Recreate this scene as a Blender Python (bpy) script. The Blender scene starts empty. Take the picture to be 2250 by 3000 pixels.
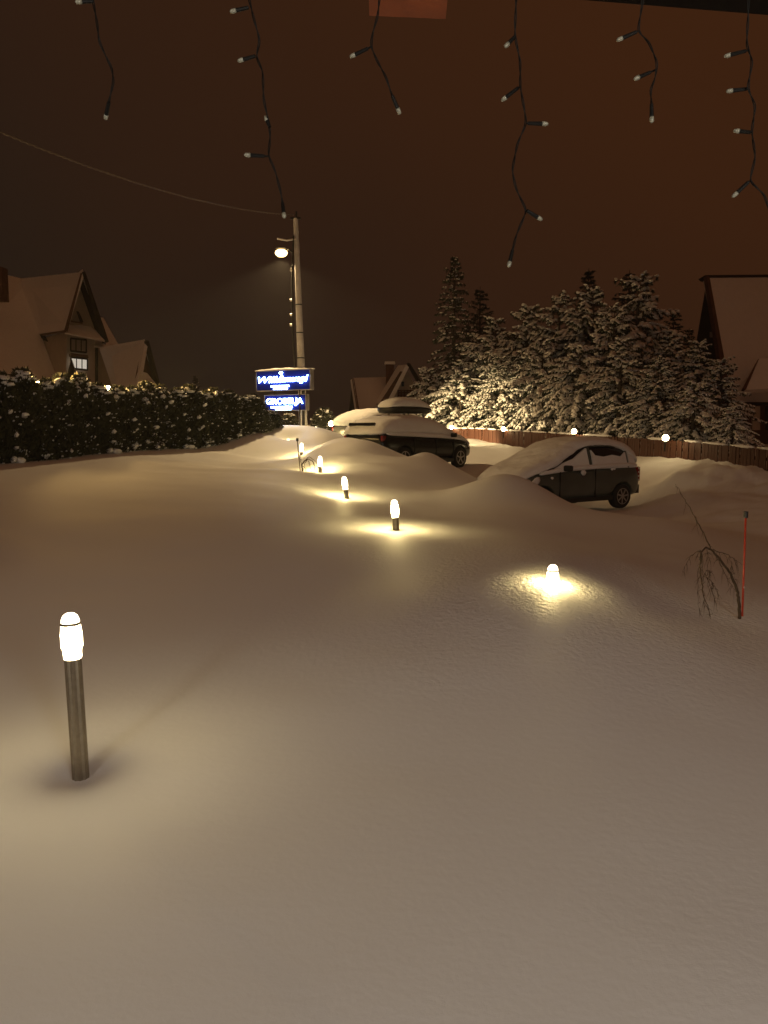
import bpy, bmesh, math, random
import numpy as np
from mathutils import Vector, Matrix, noise as mnoise

SC = bpy.context.scene
COL = SC.collection
R = math.radians

# ------------------------------------------------------------------ camera
F = 2253.0
CZ = 1.7
HORIZON = 1265.0
PITCH = math.atan((1500 - HORIZON) / F)
cam_d = bpy.data.cameras.new("camera")
cam = bpy.data.objects.new("camera", cam_d)
COL.objects.link(cam)
cam.location = (0, 0, CZ)
cam.rotation_euler = (math.pi / 2 - PITCH, 0, 0)
cam_d.sensor_fit = 'VERTICAL'
cam_d.sensor_height = 36.0
cam_d.lens = 36.0 * F / 3000.0
cam_d.clip_start = 0.05
cam_d.clip_end = 3000
SC.camera = cam

# ------------------------------------------------------------------ world: overcast night sky lit brown by the town
world = bpy.data.worlds.new("World")
SC.world = world
world.use_nodes = True
wn = world.node_tree
wn.nodes.clear()
w_out = wn.nodes.new('ShaderNodeOutputWorld')
w_bg = wn.nodes.new('ShaderNodeBackground')
w_tc = wn.nodes.new('ShaderNodeTexCoord')
w_sep = wn.nodes.new('ShaderNodeSeparateXYZ')
w_ns = wn.nodes.new('ShaderNodeTexNoise')
w_ns.inputs['Scale'].default_value = 1.3
w_ns.inputs['Detail'].default_value = 2.0
w_mx = wn.nodes.new('ShaderNodeMath'); w_mx.operation = 'MULTIPLY_ADD'
w_mx.inputs[1].default_value = 0.75; w_mx.inputs[2].default_value = 0.05
w_add = wn.nodes.new('ShaderNodeMath'); w_add.operation = 'MULTIPLY_ADD'
w_add.inputs[1].default_value = 0.55
w_cr = wn.nodes.new('ShaderNodeValToRGB')
w_cr.color_ramp.elements[0].position = 0.05
w_cr.color_ramp.elements[0].color = (0.0090, 0.0078, 0.0060, 1)
w_cr.color_ramp.elements[1].position = 1.0
w_cr.color_ramp.elements[1].color = (0.049, 0.0158, 0.0050, 1)
wn.links.new(w_tc.outputs['Generated'], w_sep.inputs[0])
wn.links.new(w_tc.outputs['Generated'], w_ns.inputs['Vector'])
wn.links.new(w_sep.outputs['X'], w_add.inputs[0])
w_add2 = wn.nodes.new('ShaderNodeMath'); w_add2.operation = 'MULTIPLY_ADD'; w_add2.inputs[1].default_value = 0.5
wn.links.new(w_ns.outputs['Fac'], w_add2.inputs[0])
wn.links.new(w_add2.outputs[0], w_add.inputs[2])
wn.links.new(w_sep.outputs['Z'], w_mx.inputs[0])
wn.links.new(w_mx.outputs[0], w_add2.inputs[2])
wn.links.new(w_add.outputs[0], w_cr.inputs['Fac'])
wn.links.new(w_cr.outputs['Color'], w_bg.inputs['Color'])
w_bg.inputs['Strength'].default_value = 1.0
wn.links.new(w_bg.outputs[0], w_out.inputs['Surface'])

# very soft, very weak key: the town's glow in the cloud
sun_d = bpy.data.lights.new("sky_glow", 'SUN')
sun_d.energy = 0.13
sun_d.angle = R(80)
sun_d.color = (1.0, 0.44, 0.19)
sun = bpy.data.objects.new("sky_glow", sun_d)
COL.objects.link(sun)
sun.rotation_euler = (R(30), R(-12), 0)

SC.view_settings.view_transform = 'Standard'
SC.view_settings.look = 'None'
SC.view_settings.exposure = 0.0
SC.view_settings.gamma = 1.0
SC.view_settings.use_curve_mapping = False
SC.cycles.use_denoising = True
SC.cycles.max_bounces = 5
SC.cycles.diffuse_bounces = 3
SC.cycles.glossy_bounces = 2
SC.cycles.transmission_bounces = 2
SC.cycles.use_light_tree = True
SC.cycles.sample_clamp_indirect = 3.0


def at(px, py, d):
    """world point seen at photo pixel (px,py) at world depth Y=d"""
    cx, cy = (px - 1125) / F, -(py - 1500) / F
    cp, sp = math.cos(PITCH), math.sin(PITCH)
    vx, vy, vz = cx, cp + cy * sp, -sp + cy * cp
    t = d / vy
    return Vector((vx * t, d, CZ + vz * t))


# ------------------------------------------------------------------ materials
def mat(name, color, rough=0.7, metal=0.0, emit=None, emit_s=0.0, noise_amt=0.0, noise_scale=8.0,
        bump=0.0, bump_scale=30.0, bump_dist=0.01, sss=0.0, spec=None):
    m = bpy.data.materials.new(name)
    m.use_nodes = True
    nt = m.node_tree
    b = nt.nodes['Principled BSDF']
    b.inputs['Base Color'].default_value = (*color, 1)
    b.inputs['Roughness'].default_value = rough
    b.inputs['Metallic'].default_value = metal
    if spec is not None:
        b.inputs['Specular IOR Level'].default_value = spec
    if emit:
        b.inputs['Emission Color'].default_value = (*emit, 1)
        b.inputs['Emission Strength'].default_value = emit_s
    if noise_amt > 0 or bump > 0:
        tc = nt.nodes.new('ShaderNodeTexCoord')
    if noise_amt > 0:
        n = nt.nodes.new('ShaderNodeTexNoise')
        n.inputs['Scale'].default_value = noise_scale
        n.inputs['Detail'].default_value = 5
        mp = nt.nodes.new('ShaderNodeMapRange')
        mp.inputs['From Min'].default_value = 0.3
        mp.inputs['From Max'].default_value = 0.7
        mp.inputs['To Min'].default_value = 1 - noise_amt
        mp.inputs['To Max'].default_value = 1 + noise_amt
        vm = nt.nodes.new('ShaderNodeVectorMath'); vm.operation = 'SCALE'
        vm.inputs[0].default_value = color
        nt.links.new(tc.outputs['Object'], n.inputs['Vector'])
        nt.links.new(n.outputs['Fac'], mp.inputs['Value'])
        nt.links.new(mp.outputs[0], vm.inputs['Scale'])
        nt.links.new(vm.outputs[0], b.inputs['Base Color'])
    if bump > 0:
        n2 = nt.nodes.new('ShaderNodeTexNoise')
        n2.inputs['Scale'].default_value = bump_scale
        n2.inputs['Detail'].default_value = 6
        bp = nt.nodes.new('ShaderNodeBump')
        bp.inputs['Strength'].default_value = bump
        bp.inputs['Distance'].default_value = bump_dist
        nt.links.new(tc.outputs['Object'], n2.inputs['Vector'])
        nt.links.new(n2.outputs['Fac'], bp.inputs['Height'])
        nt.links.new(bp.outputs[0], b.inputs['Normal'])
    return m


def snow_ground_mat():
    m = bpy.data.materials.new("snow_field")
    m.use_nodes = True
    nt = m.node_tree
    b = nt.nodes['Principled BSDF']
    b.inputs['Roughness'].default_value = 0.65
    b.inputs['Specular IOR Level'].default_value = 0.25
    tc = nt.nodes.new('ShaderNodeTexCoord')
    # faint large colour variation
    nz = nt.nodes.new('ShaderNodeTexNoise'); nz.inputs['Scale'].default_value = 0.35; nz.inputs['Detail'].default_value = 3
    cr = nt.nodes.new('ShaderNodeValToRGB')
    cr.color_ramp.elements[0].position = 0.3; cr.color_ramp.elements[0].color = (0.76, 0.745, 0.74, 1)
    cr.color_ramp.elements[1].position = 0.7; cr.color_ramp.elements[1].color = (0.82, 0.815, 0.80, 1)
    nt.links.new(tc.outputs['Object'], nz.inputs['Vector'])
    nt.links.new(nz.outputs['Fac'], cr.inputs['Fac'])
    nt.links.new(cr.outputs['Color'], b.inputs['Base Color'])
    # wind grain: fine crust + small grains
    n1 = nt.nodes.new('ShaderNodeTexNoise'); n1.inputs['Scale'].default_value = 22; n1.inputs['Detail'].default_value = 4; n1.inputs['Roughness'].default_value = 0.6
    n2 = nt.nodes.new('ShaderNodeTexNoise'); n2.inputs['Scale'].default_value = 240; n2.inputs['Detail'].default_value = 2
    n3 = nt.nodes.new('ShaderNodeTexNoise'); n3.inputs['Scale'].default_value = 3.0; n3.inputs['Detail'].default_value = 3
    for n in (n1, n2, n3):
        nt.links.new(tc.outputs['Object'], n.inputs['Vector'])
    b1 = nt.nodes.new('ShaderNodeBump'); b1.inputs['Strength'].default_value = 1.0; b1.inputs['Distance'].default_value = 0.003
    b2 = nt.nodes.new('ShaderNodeBump'); b2.inputs['Strength'].default_value = 1.0; b2.inputs['Distance'].default_value = 0.002
    b3 = nt.nodes.new('ShaderNodeBump'); b3.inputs['Strength'].default_value = 0.5; b3.inputs['Distance'].default_value = 0.0008
    nt.links.new(n3.outputs['Fac'], b1.inputs['Height'])
    nt.links.new(n1.outputs['Fac'], b2.inputs['Height'])
    nt.links.new(n2.outputs['Fac'], b3.inputs['Height'])
    nt.links.new(b1.outputs[0], b2.inputs['Normal'])
    nt.links.new(b2.outputs[0], b3.inputs['Normal'])
    # wind-crusted patch of coarser grain round (1.6, 6.9)
    ds = nt.nodes.new('ShaderNodeVectorMath'); ds.operation = 'DISTANCE'; ds.inputs[1].default_value = (1.5, 7.0, 0.4)
    nt.links.new(tc.outputs['Object'], ds.inputs[0])
    mr = nt.nodes.new('ShaderNodeMapRange'); mr.interpolation_type = 'SMOOTHSTEP'
    mr.inputs['From Min'].default_value = 0.5; mr.inputs['From Max'].default_value = 3.2
    mr.inputs['To Min'].default_value = 0.026; mr.inputs['To Max'].default_value = 0.0022
    nt.links.new(ds.outputs['Value'], mr.inputs['Value'])
    nt.links.new(mr.outputs[0], b2.inputs['Distance'])
    nt.links.new(b3.outputs[0], b.inputs['Normal'])
    return m


M = {}
M['ground'] = snow_ground_mat()
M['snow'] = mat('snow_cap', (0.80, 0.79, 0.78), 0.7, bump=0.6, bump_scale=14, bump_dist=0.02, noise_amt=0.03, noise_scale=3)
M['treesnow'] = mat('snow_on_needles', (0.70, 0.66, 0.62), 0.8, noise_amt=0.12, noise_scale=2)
M['needles'] = mat('spruce_needles', (0.030, 0.038, 0.022), 0.8, noise_amt=0.35, noise_scale=5)
M['thuja'] = mat('thuja_leaves', (0.036, 0.035, 0.017), 0.8, noise_amt=0.4, noise_scale=6)
M['bark'] = mat('bark', (0.075, 0.055, 0.04), 0.9, noise_amt=0.4, noise_scale=12, bump=0.8, bump_scale=25)
M['twig'] = mat('bare_twig', (0.06, 0.036, 0.018), 0.8, noise_amt=0.3, noise_scale=20)
M['steel'] = mat('brushed_steel', (0.30, 0.26, 0.20), 0.33, 0.9, noise_amt=0.12, noise_scale=30)
M['ringmetal'] = mat('steel_ring', (0.22, 0.19, 0.15), 0.4, 0.9)
M['concrete'] = mat('concrete', (0.50, 0.47, 0.47), 0.85, noise_amt=0.15, noise_scale=5, bump=0.4, bump_scale=30)
M['dark'] = mat('dark_metal', (0.025, 0.023, 0.022), 0.5, 0.3)
M['porcelain'] = mat('porcelain', (0.75, 0.7, 0.62), 0.3)
M['fencewood'] = mat('fence_wood', (0.062, 0.018, 0.007), 0.7, noise_amt=0.3, noise_scale=3, bump=0.4, bump_scale=20)
M['wood'] = mat('roof_wood', (0.10, 0.045, 0.022), 0.7, noise_amt=0.3, noise_scale=4, bump=0.4, bump_scale=18)
M['beamwood'] = mat('eave_wood', (0.20, 0.040, 0.004), 0.6, noise_amt=0.25, noise_scale=9, bump=0.3, bump_scale=25)
M['darkwood'] = mat('dark_wood', (0.022, 0.014, 0.010), 0.8, noise_amt=0.3, noise_scale=4)
M['plaster'] = mat('plaster', (0.44, 0.38, 0.31), 0.9, noise_amt=0.08, noise_scale=1.5, bump=0.3, bump_scale=40)
M['stone'] = mat('stone_base', (0.12, 0.10, 0.085), 0.9, noise_amt=0.4, noise_scale=2, bump=0.6, bump_scale=5)
M['fascia'] = mat('fascia_board', (0.007, 0.004, 0.003), 0.9, spec=0.1)
M['brick'] = mat('chimney_brick', (0.13, 0.06, 0.04), 0.9, noise_amt=0.3, noise_scale=4)
M['glass_dark'] = mat('dark_glass', (0.012, 0.012, 0.014), 0.12)
M['glass_dim'] = mat('curtained_glass', (0.30, 0.27, 0.24), 0.3)
M['glass_lit'] = mat('lit_window', (0.4, 0.4, 0.4), 0.4, emit=(1.0, 0.90, 0.74), emit_s=0.50)
M['lamp'] = mat('lamp_glass', (0.8, 0.8, 0.75), 0.3, emit=(1.0, 0.76, 0.31), emit_s=700)
M['lamp_near'] = mat('lamp_bulb_near', (0.8, 0.8, 0.75), 0.3, emit=(1.0, 0.80, 0.42), emit_s=300)
def clear_glow(name, col, es, tr):
    m = bpy.data.materials.new(name); m.use_nodes = True
    nt = m.node_tree; b = nt.nodes['Principled BSDF']; b.inputs['Roughness'].default_value = .3
    b.inputs['Emission Color'].default_value = (*col, 1); b.inputs['Emission Strength'].default_value = es
    t = nt.nodes.new('ShaderNodeBsdfTransparent'); mx = nt.nodes.new('ShaderNodeMixShader'); mx.inputs[0].default_value = tr
    nt.links.new(b.outputs[0], mx.inputs[1]); nt.links.new(t.outputs[0], mx.inputs[2])
    nt.links.new(mx.outputs[0], nt.nodes['Material Output'].inputs['Surface'])
    return m
M['shade'] = clear_glow('frosted_shade', (1.0, 0.84, 0.55), 14, 0.72)
M['globe'] = mat('globe_glass', (0.8, 0.8, 0.75), 0.3, emit=(1.0, 0.76, 0.38), emit_s=50)
M['street_glow'] = mat('street_lamp_bowl', (0.8, 0.7, 0.5), 0.3, emit=(1.0, 0.66, 0.26), emit_s=7)
M['led_cap'] = mat('led_cap', (0.20, 0.19, 0.145), 0.35)
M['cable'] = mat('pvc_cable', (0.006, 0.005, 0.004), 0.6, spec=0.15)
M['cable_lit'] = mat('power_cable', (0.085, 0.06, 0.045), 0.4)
M['red'] = mat('red_stake', (0.45, 0.045, 0.02), 0.5, noise_amt=0.15, noise_scale=9)
M['sign_face'] = mat('sign_face', (0.004, 0.012, 0.15), 0.7, spec=0.1, emit=(0.0, 0.012, 1.0), emit_s=0.015)
M['sign_box'] = mat('sign_box', (0.30, 0.28, 0.27), 0.5, 0.5)
M['letter'] = mat('sign_letter', (0.8, 0.9, 1.0), 0.4, emit=(0.40, 0.66, 1.0), emit_s=18.0)
M['tyre'] = mat('tyre_rubber', (0.016, 0.015, 0.014), 0.85, bump=0.3, bump_scale=40)
M['alloy'] = mat('alloy_rim', (0.42, 0.40, 0.37), 0.35, 0.7)
M['paint_grey'] = mat('paint_dark_grey', (0.12, 0.132, 0.115), 0.32, 0.35, noise_amt=0.15, noise_scale=2)
M['paint_black'] = mat('paint_black', (0.010, 0.009, 0.009), 0.22, 0.2)
M['paint_pale'] = mat('paint_pale', (0.20, 0.19, 0.18), 0.3, 0.3)
M['plastic'] = mat('black_plastic', (0.012, 0.012, 0.012), 0.5)
M['redlens'] = mat('red_lens', (0.22, 0.012, 0.01), 0.15)
M['clearlens'] = mat('clear_lens', (0.62, 0.60, 0.58), 0.12)
M['plate'] = mat('number_plate', (0.5, 0.5, 0.48), 0.4)


# ------------------------------------------------------------------ object helpers
def mesh_obj(name, verts, faces, material, parent=None, smooth=False, matrix=None):
    me = bpy.data.meshes.new(name)
    me.from_pydata([tuple(v) for v in verts], [], [tuple(f) for f in faces])
    me.materials.append(material)
    if smooth:
        me.polygons.foreach_set('use_smooth', [True] * len(me.polygons))
    me.update()
    o = bpy.data.objects.new(name, me)
    COL.objects.link(o)
    if parent:
        o.parent = parent
    if matrix is not None:
        o.matrix_local = matrix
    return o


def thing(name, label, cat, loc=(0, 0, 0), rz=0.0, group=None, rot=None):
    o = bpy.data.objects.new(name, None)
    o.empty_display_size = 0.2
    COL.objects.link(o)
    o.location = loc
    o.rotation_euler = rot if rot else (0, 0, rz)
    tag(o, label, cat, group)
    return o


def tag(o, label, cat, group=None):
    o['label'] = label
    o['category'] = cat
    if group:
        o['group'] = group
    return o


class MB:
    """collects primitives, builds ONE mesh"""
    def __init__(self):
        self.v = []; self.f = []

    def add(self, v, f):
        o = len(self.v)
        self.v += [tuple(p) for p in v]
        self.f += [tuple(i + o for i in q) for q in f]

    def box(self, c, s, rot=None):
        x, y, z = s[0] / 2, s[1] / 2, s[2] / 2
        vs = [Vector((a * x, b * y, d * z)) for a in (-1, 1) for b in (-1, 1) for d in (-1, 1)]
        if rot is not None:
            vs = [rot @ p for p in vs]
        vs = [p + Vector(c) for p in vs]
        self.add(vs, [(0, 1, 3, 2), (4, 6, 7, 5), (0, 4, 5, 1), (2, 3, 7, 6), (0, 2, 6, 4), (1, 5, 7, 3)])
        return self

    def tube(self, pts, rad, n=6, cap=True):
        pts = [Vector(p) for p in pts]
        if not hasattr(rad, '__len__'):
            rad = [rad] * len(pts)
        vs, fs = [], []
        ref = Vector((0.31, 0.87, 0.11)).normalized()
        for i, p in enumerate(pts):
            t = (pts[min(i + 1, len(pts) - 1)] - pts[max(i - 1, 0)])
            if t.length < 1e-9:
                t = Vector((0, 0, 1))
            t.normalize()
            a = t.cross(ref)
            if a.length < 1e-3:
                a = t.cross(Vector((1, 0, 0)))
            a.normalize()
            b = t.cross(a)
            for k in range(n):
                an = 2 * math.pi * k / n
                vs.append(p + (a * math.cos(an) + b * math.sin(an)) * rad[i])
        for i in range(len(pts) - 1):
            for k in range(n):
                fs.append((i * n + k, i * n + (k + 1) % n, (i + 1) * n + (k + 1) % n, (i + 1) * n + k))
        if cap:
            fs.append(tuple(range(n))[::-1])
            fs.append(tuple((len(pts) - 1) * n + k for k in range(n)))
        self.add(vs, fs)
        return self

    def lathe(self, prof, n=20, axis='Z', flute=0.0, nfl=10):
        vs, fs = [], []
        for (r, z) in prof:
            for k in range(n):
                a = 2 * math.pi * k / n
                rr = r * (1 + flute * math.cos(nfl * a))
                if axis == 'Z':
                    vs.append((rr * math.cos(a), rr * math.sin(a), z))
                else:
                    vs.append((rr * math.cos(a), z, rr * math.sin(a)))
        for i in range(len(prof) - 1):
            for k in range(n):
                fs.append((i * n + k, i * n + (k + 1) % n, (i + 1) * n + (k + 1) % n, (i + 1) * n + k))
        fs.append(tuple(range(n))[::-1])
        fs.append(tuple((len(prof) - 1) * n + k for k in range(n)))
        self.add(vs, fs)
        return self

    def slab(self, pts, th):
        """solid slab: polygon pts (outer face) extruded by vector th"""
        n = len(pts)
        pts = [Vector(p) for p in pts]
        th = Vector(th)
        vs = pts + [p + th for p in pts]
        fs = [tuple(range(n)), tuple(range(n, 2 * n))[::-1]]
        for k in range(n):
            fs.append((k, (k + 1) % n, n + (k + 1) % n, n + k))
        self.add(vs, fs)
        return self

    def build(self, name, material, parent=None, smooth=False, matrix=None, world=False):
        vs = self.v
        if world and parent is not None:
            inv = pmat(parent).inverted()
            vs = [inv @ Vector(p) for p in vs]
        o = mesh_obj(name, vs, self.f, material, parent, smooth, matrix)
        if len(vs) < 4000:
            bm = bmesh.new(); bm.from_mesh(o.data)
            bmesh.ops.recalc_face_normals(bm, faces=bm.faces[:])
            bm.to_mesh(o.data); bm.free()
        return o


def pmat(o):
    m = Matrix.LocRotScale(o.location, o.rotation_euler.to_matrix(), o.scale)
    return pmat(o.parent) @ m if o.parent else m


def copy_tree(o, parent=None, loc=None):
    c = o.copy()
    COL.objects.link(c)
    if parent:
        c.parent = parent
    for ch in list(o.children):
        copy_tree(ch, c)
    return c


def fbm(x, y, z=0.0, s=1.0):
    return mnoise.noise(Vector((x * s, y * s, z)))


# ------------------------------------------------------------------ terrain
ctrl_px = [  # photo pixel, distance
    (1125, 3000, 2.05), (100, 3000, 2.05), (2150, 3000, 2.05),
    (235, 2262, 3.73), (1125, 2262, 3.74), (2200, 2240, 3.8),
    (1615, 1702, 6.5), (1615, 1650, 7.4),
    (1155, 1545, 10.0), (1012, 1449, 13.8), (938, 1377, 17.2), (884, 1331, 20.5),
    (842, 1297, 23.5),
    (1180, 1700, 7.2), (800, 1560, 9.6), (700, 1450, 12.5), (500, 1390, 15.5), (820, 1380, 16.0), (1090, 1470, 13.0),
    (2180, 1802, 6.6), (2060, 1812, 6.5), (1900, 1700, 7.5), (1800, 1560, 11.5), (1950, 1520, 13.5),
    (1300, 1470, 13.6), (1400, 1432, 14.2), (1500, 1424, 14.3), (1600, 1462, 14.3), (1700, 1494, 14.4), (1260, 1500, 12.5),
    (1040, 1288, 19.6), (1095, 1297, 19.3), (1150, 1330, 19.0), (1195, 1346, 18.9), (1245, 1340, 18.4), (1295, 1350, 18.2), (1340, 1376, 18.0), (1390, 1402, 17.8),
    (740, 1297, 22.0), (850, 1262, 24.0), (900, 1266, 23.6), (965, 1278, 23.2), (800, 1276, 23.2), (1000, 1283, 20.8),
    (0, 1357, 16.8), (400, 1317, 20.0), (600, 1303, 22.0), (200, 1500, 11.3), (60, 1700, 7.6),
    (1450, 1320, 29.5), (1400, 1290, 33.0), (1380, 1345, 27.5), (1560, 1300, 31.0),
    (2250, 1397, 18.0), (2130, 1388, 18.6), (2020, 1385, 18.9), (1900, 1350, 22.0),
    (2100, 1432, 17.6), (2000, 1450, 17.2), (2240, 1570, 13.7), (2060, 1490, 15.8),
    (930, 1262, 26.0),
]
ctrl_xyz = [
    (-14, 2, 0.1), (14, 2, -0.3), (-16, 10, 0.6), (14, 12, -0.15), (16, 20, 0.5), (-22, 20, 1.1), (-30, 42, 1.2),
    (-3, 34, 1.3), (3, 42, 1.25), (14, 34, 1.0), (24, 30, 0.9), (30, 45, 1.1), (-8, 27, 1.2), (-14, 30, 1.2),
    (0.9, 23.8, 0.62), (1.9, 25.1, 0.62), (-0.5, 22.5, 0.70), (0.9, 22.3, 0.66), (0.2, 27.8, 0.86), (2.7, 24.2, 0.62),
    (4.3, 17.8, -0.07), (5.7, 18.0, -0.08), (3.7, 16.6, -0.06), (5.9, 15.9, -0.1), (6.4, 19.2, 0.0), (3.0, 19.4, 0.2),
    (0, -1, -0.02), (-5, -6, 0), (5, -6, 0), (-5, 0.5, 0.02), (5, 0.5, -0.03), (1.9, 12.0, 0.42),
]
cp_ = []
for px, py, d in ctrl_px:
    p = at(px, py, d)
    cp_.append((p.x, p.y, p.z))
cp_ += ctrl_xyz
CP = np.array(cp_)
def _tps_k(r2):
    return np.where(r2 > 1e-12, 0.5 * r2 * np.log(np.maximum(r2, 1e-12)), 0.0)
def _tps_fit(P, lam=0.02):
    n = len(P)
    d = P[:, None, :2] - P[None, :, :2]
    K = _tps_k((d ** 2).sum(2)) + lam * np.eye(n)
    A = np.zeros((n + 3, n + 3))
    A[:n, :n] = K
    A[:n, n] = 1; A[:n, n + 1:] = P[:, :2]
    A[n, :n] = 1; A[n + 1:, :n] = P[:, :2].T
    b = np.concatenate([P[:, 2], np.zeros(3)])
    return np.linalg.solve(A, b)
TW = _tps_fit(CP)


def base_height(X, Y):
    X = np.atleast_1d(np.asarray(X, float)); Y = np.atleast_1d(np.asarray(Y, float))
    out = np.zeros(X.shape)
    n = len(CP)
    for i in range(0, X.size, 20000):
        xs = X.flat[i:i + 20000]; ys = Y.flat[i:i + 20000]
        r2 = (xs[:, None] - CP[None, :, 0]) ** 2 + (ys[:, None] - CP[None, :, 1]) ** 2
        out.flat[i:i + 20000] = _tps_k(r2) @ TW[:n] + TW[n] + TW[n + 1] * xs + TW[n + 2] * ys
    far = np.clip((np.abs(X) - 16) / 14, 0, 1) + np.clip((Y - 36) / 14, 0, 1)
    far = np.clip(far, 0, 1)
    far = far * far * (3 - 2 * far)
    lvl = np.where(Y > 14, 1.2, 0.3)
    lvl = np.clip(0.0 + (Y - 2) * 0.07, 0, 1.2)
    return out * (1 - far) + lvl * far


def _gn(ix, iy, seed):
    h = np.sin(ix * 127.1 + iy * 311.7 + seed * 74.7) * 43758.5453
    return h - np.floor(h)
def vnoise(x, y, seed=0):
    ix, iy = np.floor(x), np.floor(y)
    fx, fy = x - ix, y - iy
    fx = fx * fx * fx * (fx * (fx * 6 - 15) + 10); fy = fy * fy * fy * (fy * (fy * 6 - 15) + 10)
    a, b = _gn(ix, iy, seed), _gn(ix + 1, iy, seed)
    c, d = _gn(ix, iy + 1, seed), _gn(ix + 1, iy + 1, seed)
    return (a + (b - a) * fx) * (1 - fy) + (c + (d - c) * fx) * fy - 0.5


def bump_mask(X, Y, cx, cy, rx, ry):
    return np.exp(-(((X - cx) / rx) ** 2 + ((Y - cy) / ry) ** 2))


LAMPS = [(1617, 1702, 6.5), (1155, 1545, 10.0), (1012, 1449, 13.8), (938, 1377, 17.2), (884, 1331, 20.5)]
DIPS = []
for (px_, py_, d_, r_, h_) in [(1617, 1702, 6.5, .5, -.035), (938, 1377, 17.2, .45, -.12), (884, 1331, 20.5, .45, -.10), (1155, 1545, 10.0, .7, -.05), (1012, 1449, 13.8, .7, -.07),
                               (236, 2262, 3.73, .16, -.03), (842, 1297, 23.5, .5, -.08), (925, 1262, 26.0, .5, -.08),
                               (1480, 1430, 14.25, .8, .20), (1600, 1462, 14.2, .5, .08), (1275, 1445, 15.6, 1.0, -.22), (1245, 1338, 18.4, .42, .15), (1196, 1346, 18.8, .28, -.12),
                               (1060, 1290, 19.4, .8, .05), (2010, 1385, 18.9, .6, .12), (2180, 1390, 18.4, .5, .15)]:
    q_ = at(px_, py_, d_); DIPS.append((q_.x, q_.y, r_, h_))


def height(X, Y):
    X = np.atleast_1d(np.asarray(X, float)); Y = np.atleast_1d(np.asarray(Y, float))
    z = base_height(X, Y)
    # gentle undulation everywhere
    z += 0.05 * vnoise(X * 0.5, Y * 0.5, 1) + 0.012 * vnoise(X * 1.8, Y * 1.8, 2)
    # drift ridges on the slope below the berm (long, slightly oblique)
    for (cx, cy, r, h) in DIPS:
        z += h * np.exp(-((X - cx) ** 2 + (Y - cy) ** 2) / (r * r))
    m = 0.8 * bump_mask(X, Y, -1.6, 18.6, 3.2, 4.6)
    u = X * 0.35 + Y * 0.94
    v = X * 0.94 - Y * 0.35
    z += m * (0.17 * vnoise(v * 0.45, u * 1.25, 3) + 0.07 * vnoise(v * 1.1, u * 3.0, 4))
    # rough ploughed bank along the fence and lot edge
    m2 = bump_mask(X, Y, 8.6, 18.6, 3.4, 3.0)
    z += m2 * (0.16 * vnoise(X * 2.1, Y * 2.1, 5) + 0.10 * vnoise(X * 5, Y * 5, 6) + 0.05 * vnoise(X * 11, Y * 11, 7))
    m3 = bump_mask(X, Y, 3.0, 31.5, 3.0, 3.0)
    z += m3 * (0.10 * vnoise(X * 2.1, Y * 2.1, 8) + 0.05 * vnoise(X * 5, Y * 5, 9))
    # wheel ruts on the lot
    m4 = bump_mask(X, Y, 7.2, 15.6, 2.6, 2.2)
    z += m4 * 0.05 * vnoise(X * 1.2 + Y * 0.4, Y * 5, 10)
    # broken edge of the cleared lot below the berm by the grey car
    m5 = bump_mask(X, Y, 4.6, 15.7, 1.8, 0.7)
    z += m5 * (0.07 * vnoise(X * 4, Y * 4, 11))
    return z


def gz(x, y):
    return float(height([x], [y])[0])


def build_ground():
    ys = [-8 + 0.5 * i for i in range(17)]
    y = 0.25
    while y < 60:
        ys.append(y)
        y += max(0.035, 0.0085 * y)
    while y < 900:
        ys.append(y)
        y *= 1.12
    ys = np.array(ys)
    nu = 420
    u = np.linspace(-1, 1, nu)
    u = u * 0.55 + 0.45 * u ** 3
    W = 1.0 * (np.maximum(ys, 0) + 9)
    X = u[None, :] * W[:, None]
    Y = np.repeat(ys[:, None], nu, 1)
    Z = height(X.ravel(), Y.ravel()).reshape(X.shape)
    co = np.stack([X, Y, Z], 2).reshape(-1, 3)
    nr = len(ys)
    idx = np.arange(nr * nu).reshape(nr, nu)
    q = np.stack([idx[:-1, :-1], idx[:-1, 1:], idx[1:, 1:], idx[1:, :-1]], 2).reshape(-1, 4)
    me = bpy.data.meshes.new('snowy_ground')
    me.vertices.add(len(co)); me.vertices.foreach_set('co', co.ravel())
    me.loops.add(q.size); me.loops.foreach_set('vertex_index', q.ravel())
    me.polygons.add(len(q))
    me.polygons.foreach_set('loop_start', np.arange(0, q.size, 4))
    me.polygons.foreach_set('loop_total', np.full(len(q), 4))
    me.polygons.foreach_set('use_smooth', np.ones(len(q), bool))
    me.materials.append(M['ground'])
    me.update(calc_edges=True)
    o = bpy.data.objects.new('snowy_ground', me)
    COL.objects.link(o)
    o['kind'] = 'structure'
    return o


build_ground()


# ------------------------------------------------------------------ houses
def polyq(pts):
    return [at(*p) for p in pts]


def inward(pts, th, away=True):
    """thickness vector along the polygon normal, pointing away from the camera"""
    p = [Vector(x) for x in pts]
    n = (p[1] - p[0]).cross(p[2] - p[0]).normalized()
    if n.dot(p[0] - Vector((0, 0, CZ))) < 0:
        n = -n
    return n * th


def panel(name, pts, th, material, parent, label=None):
    P = polyq(pts)
    o = MB().slab(P, inward(P, th)).build(name, material, parent, world=True)
    if label:
        o['label'] = label
    return o


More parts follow.
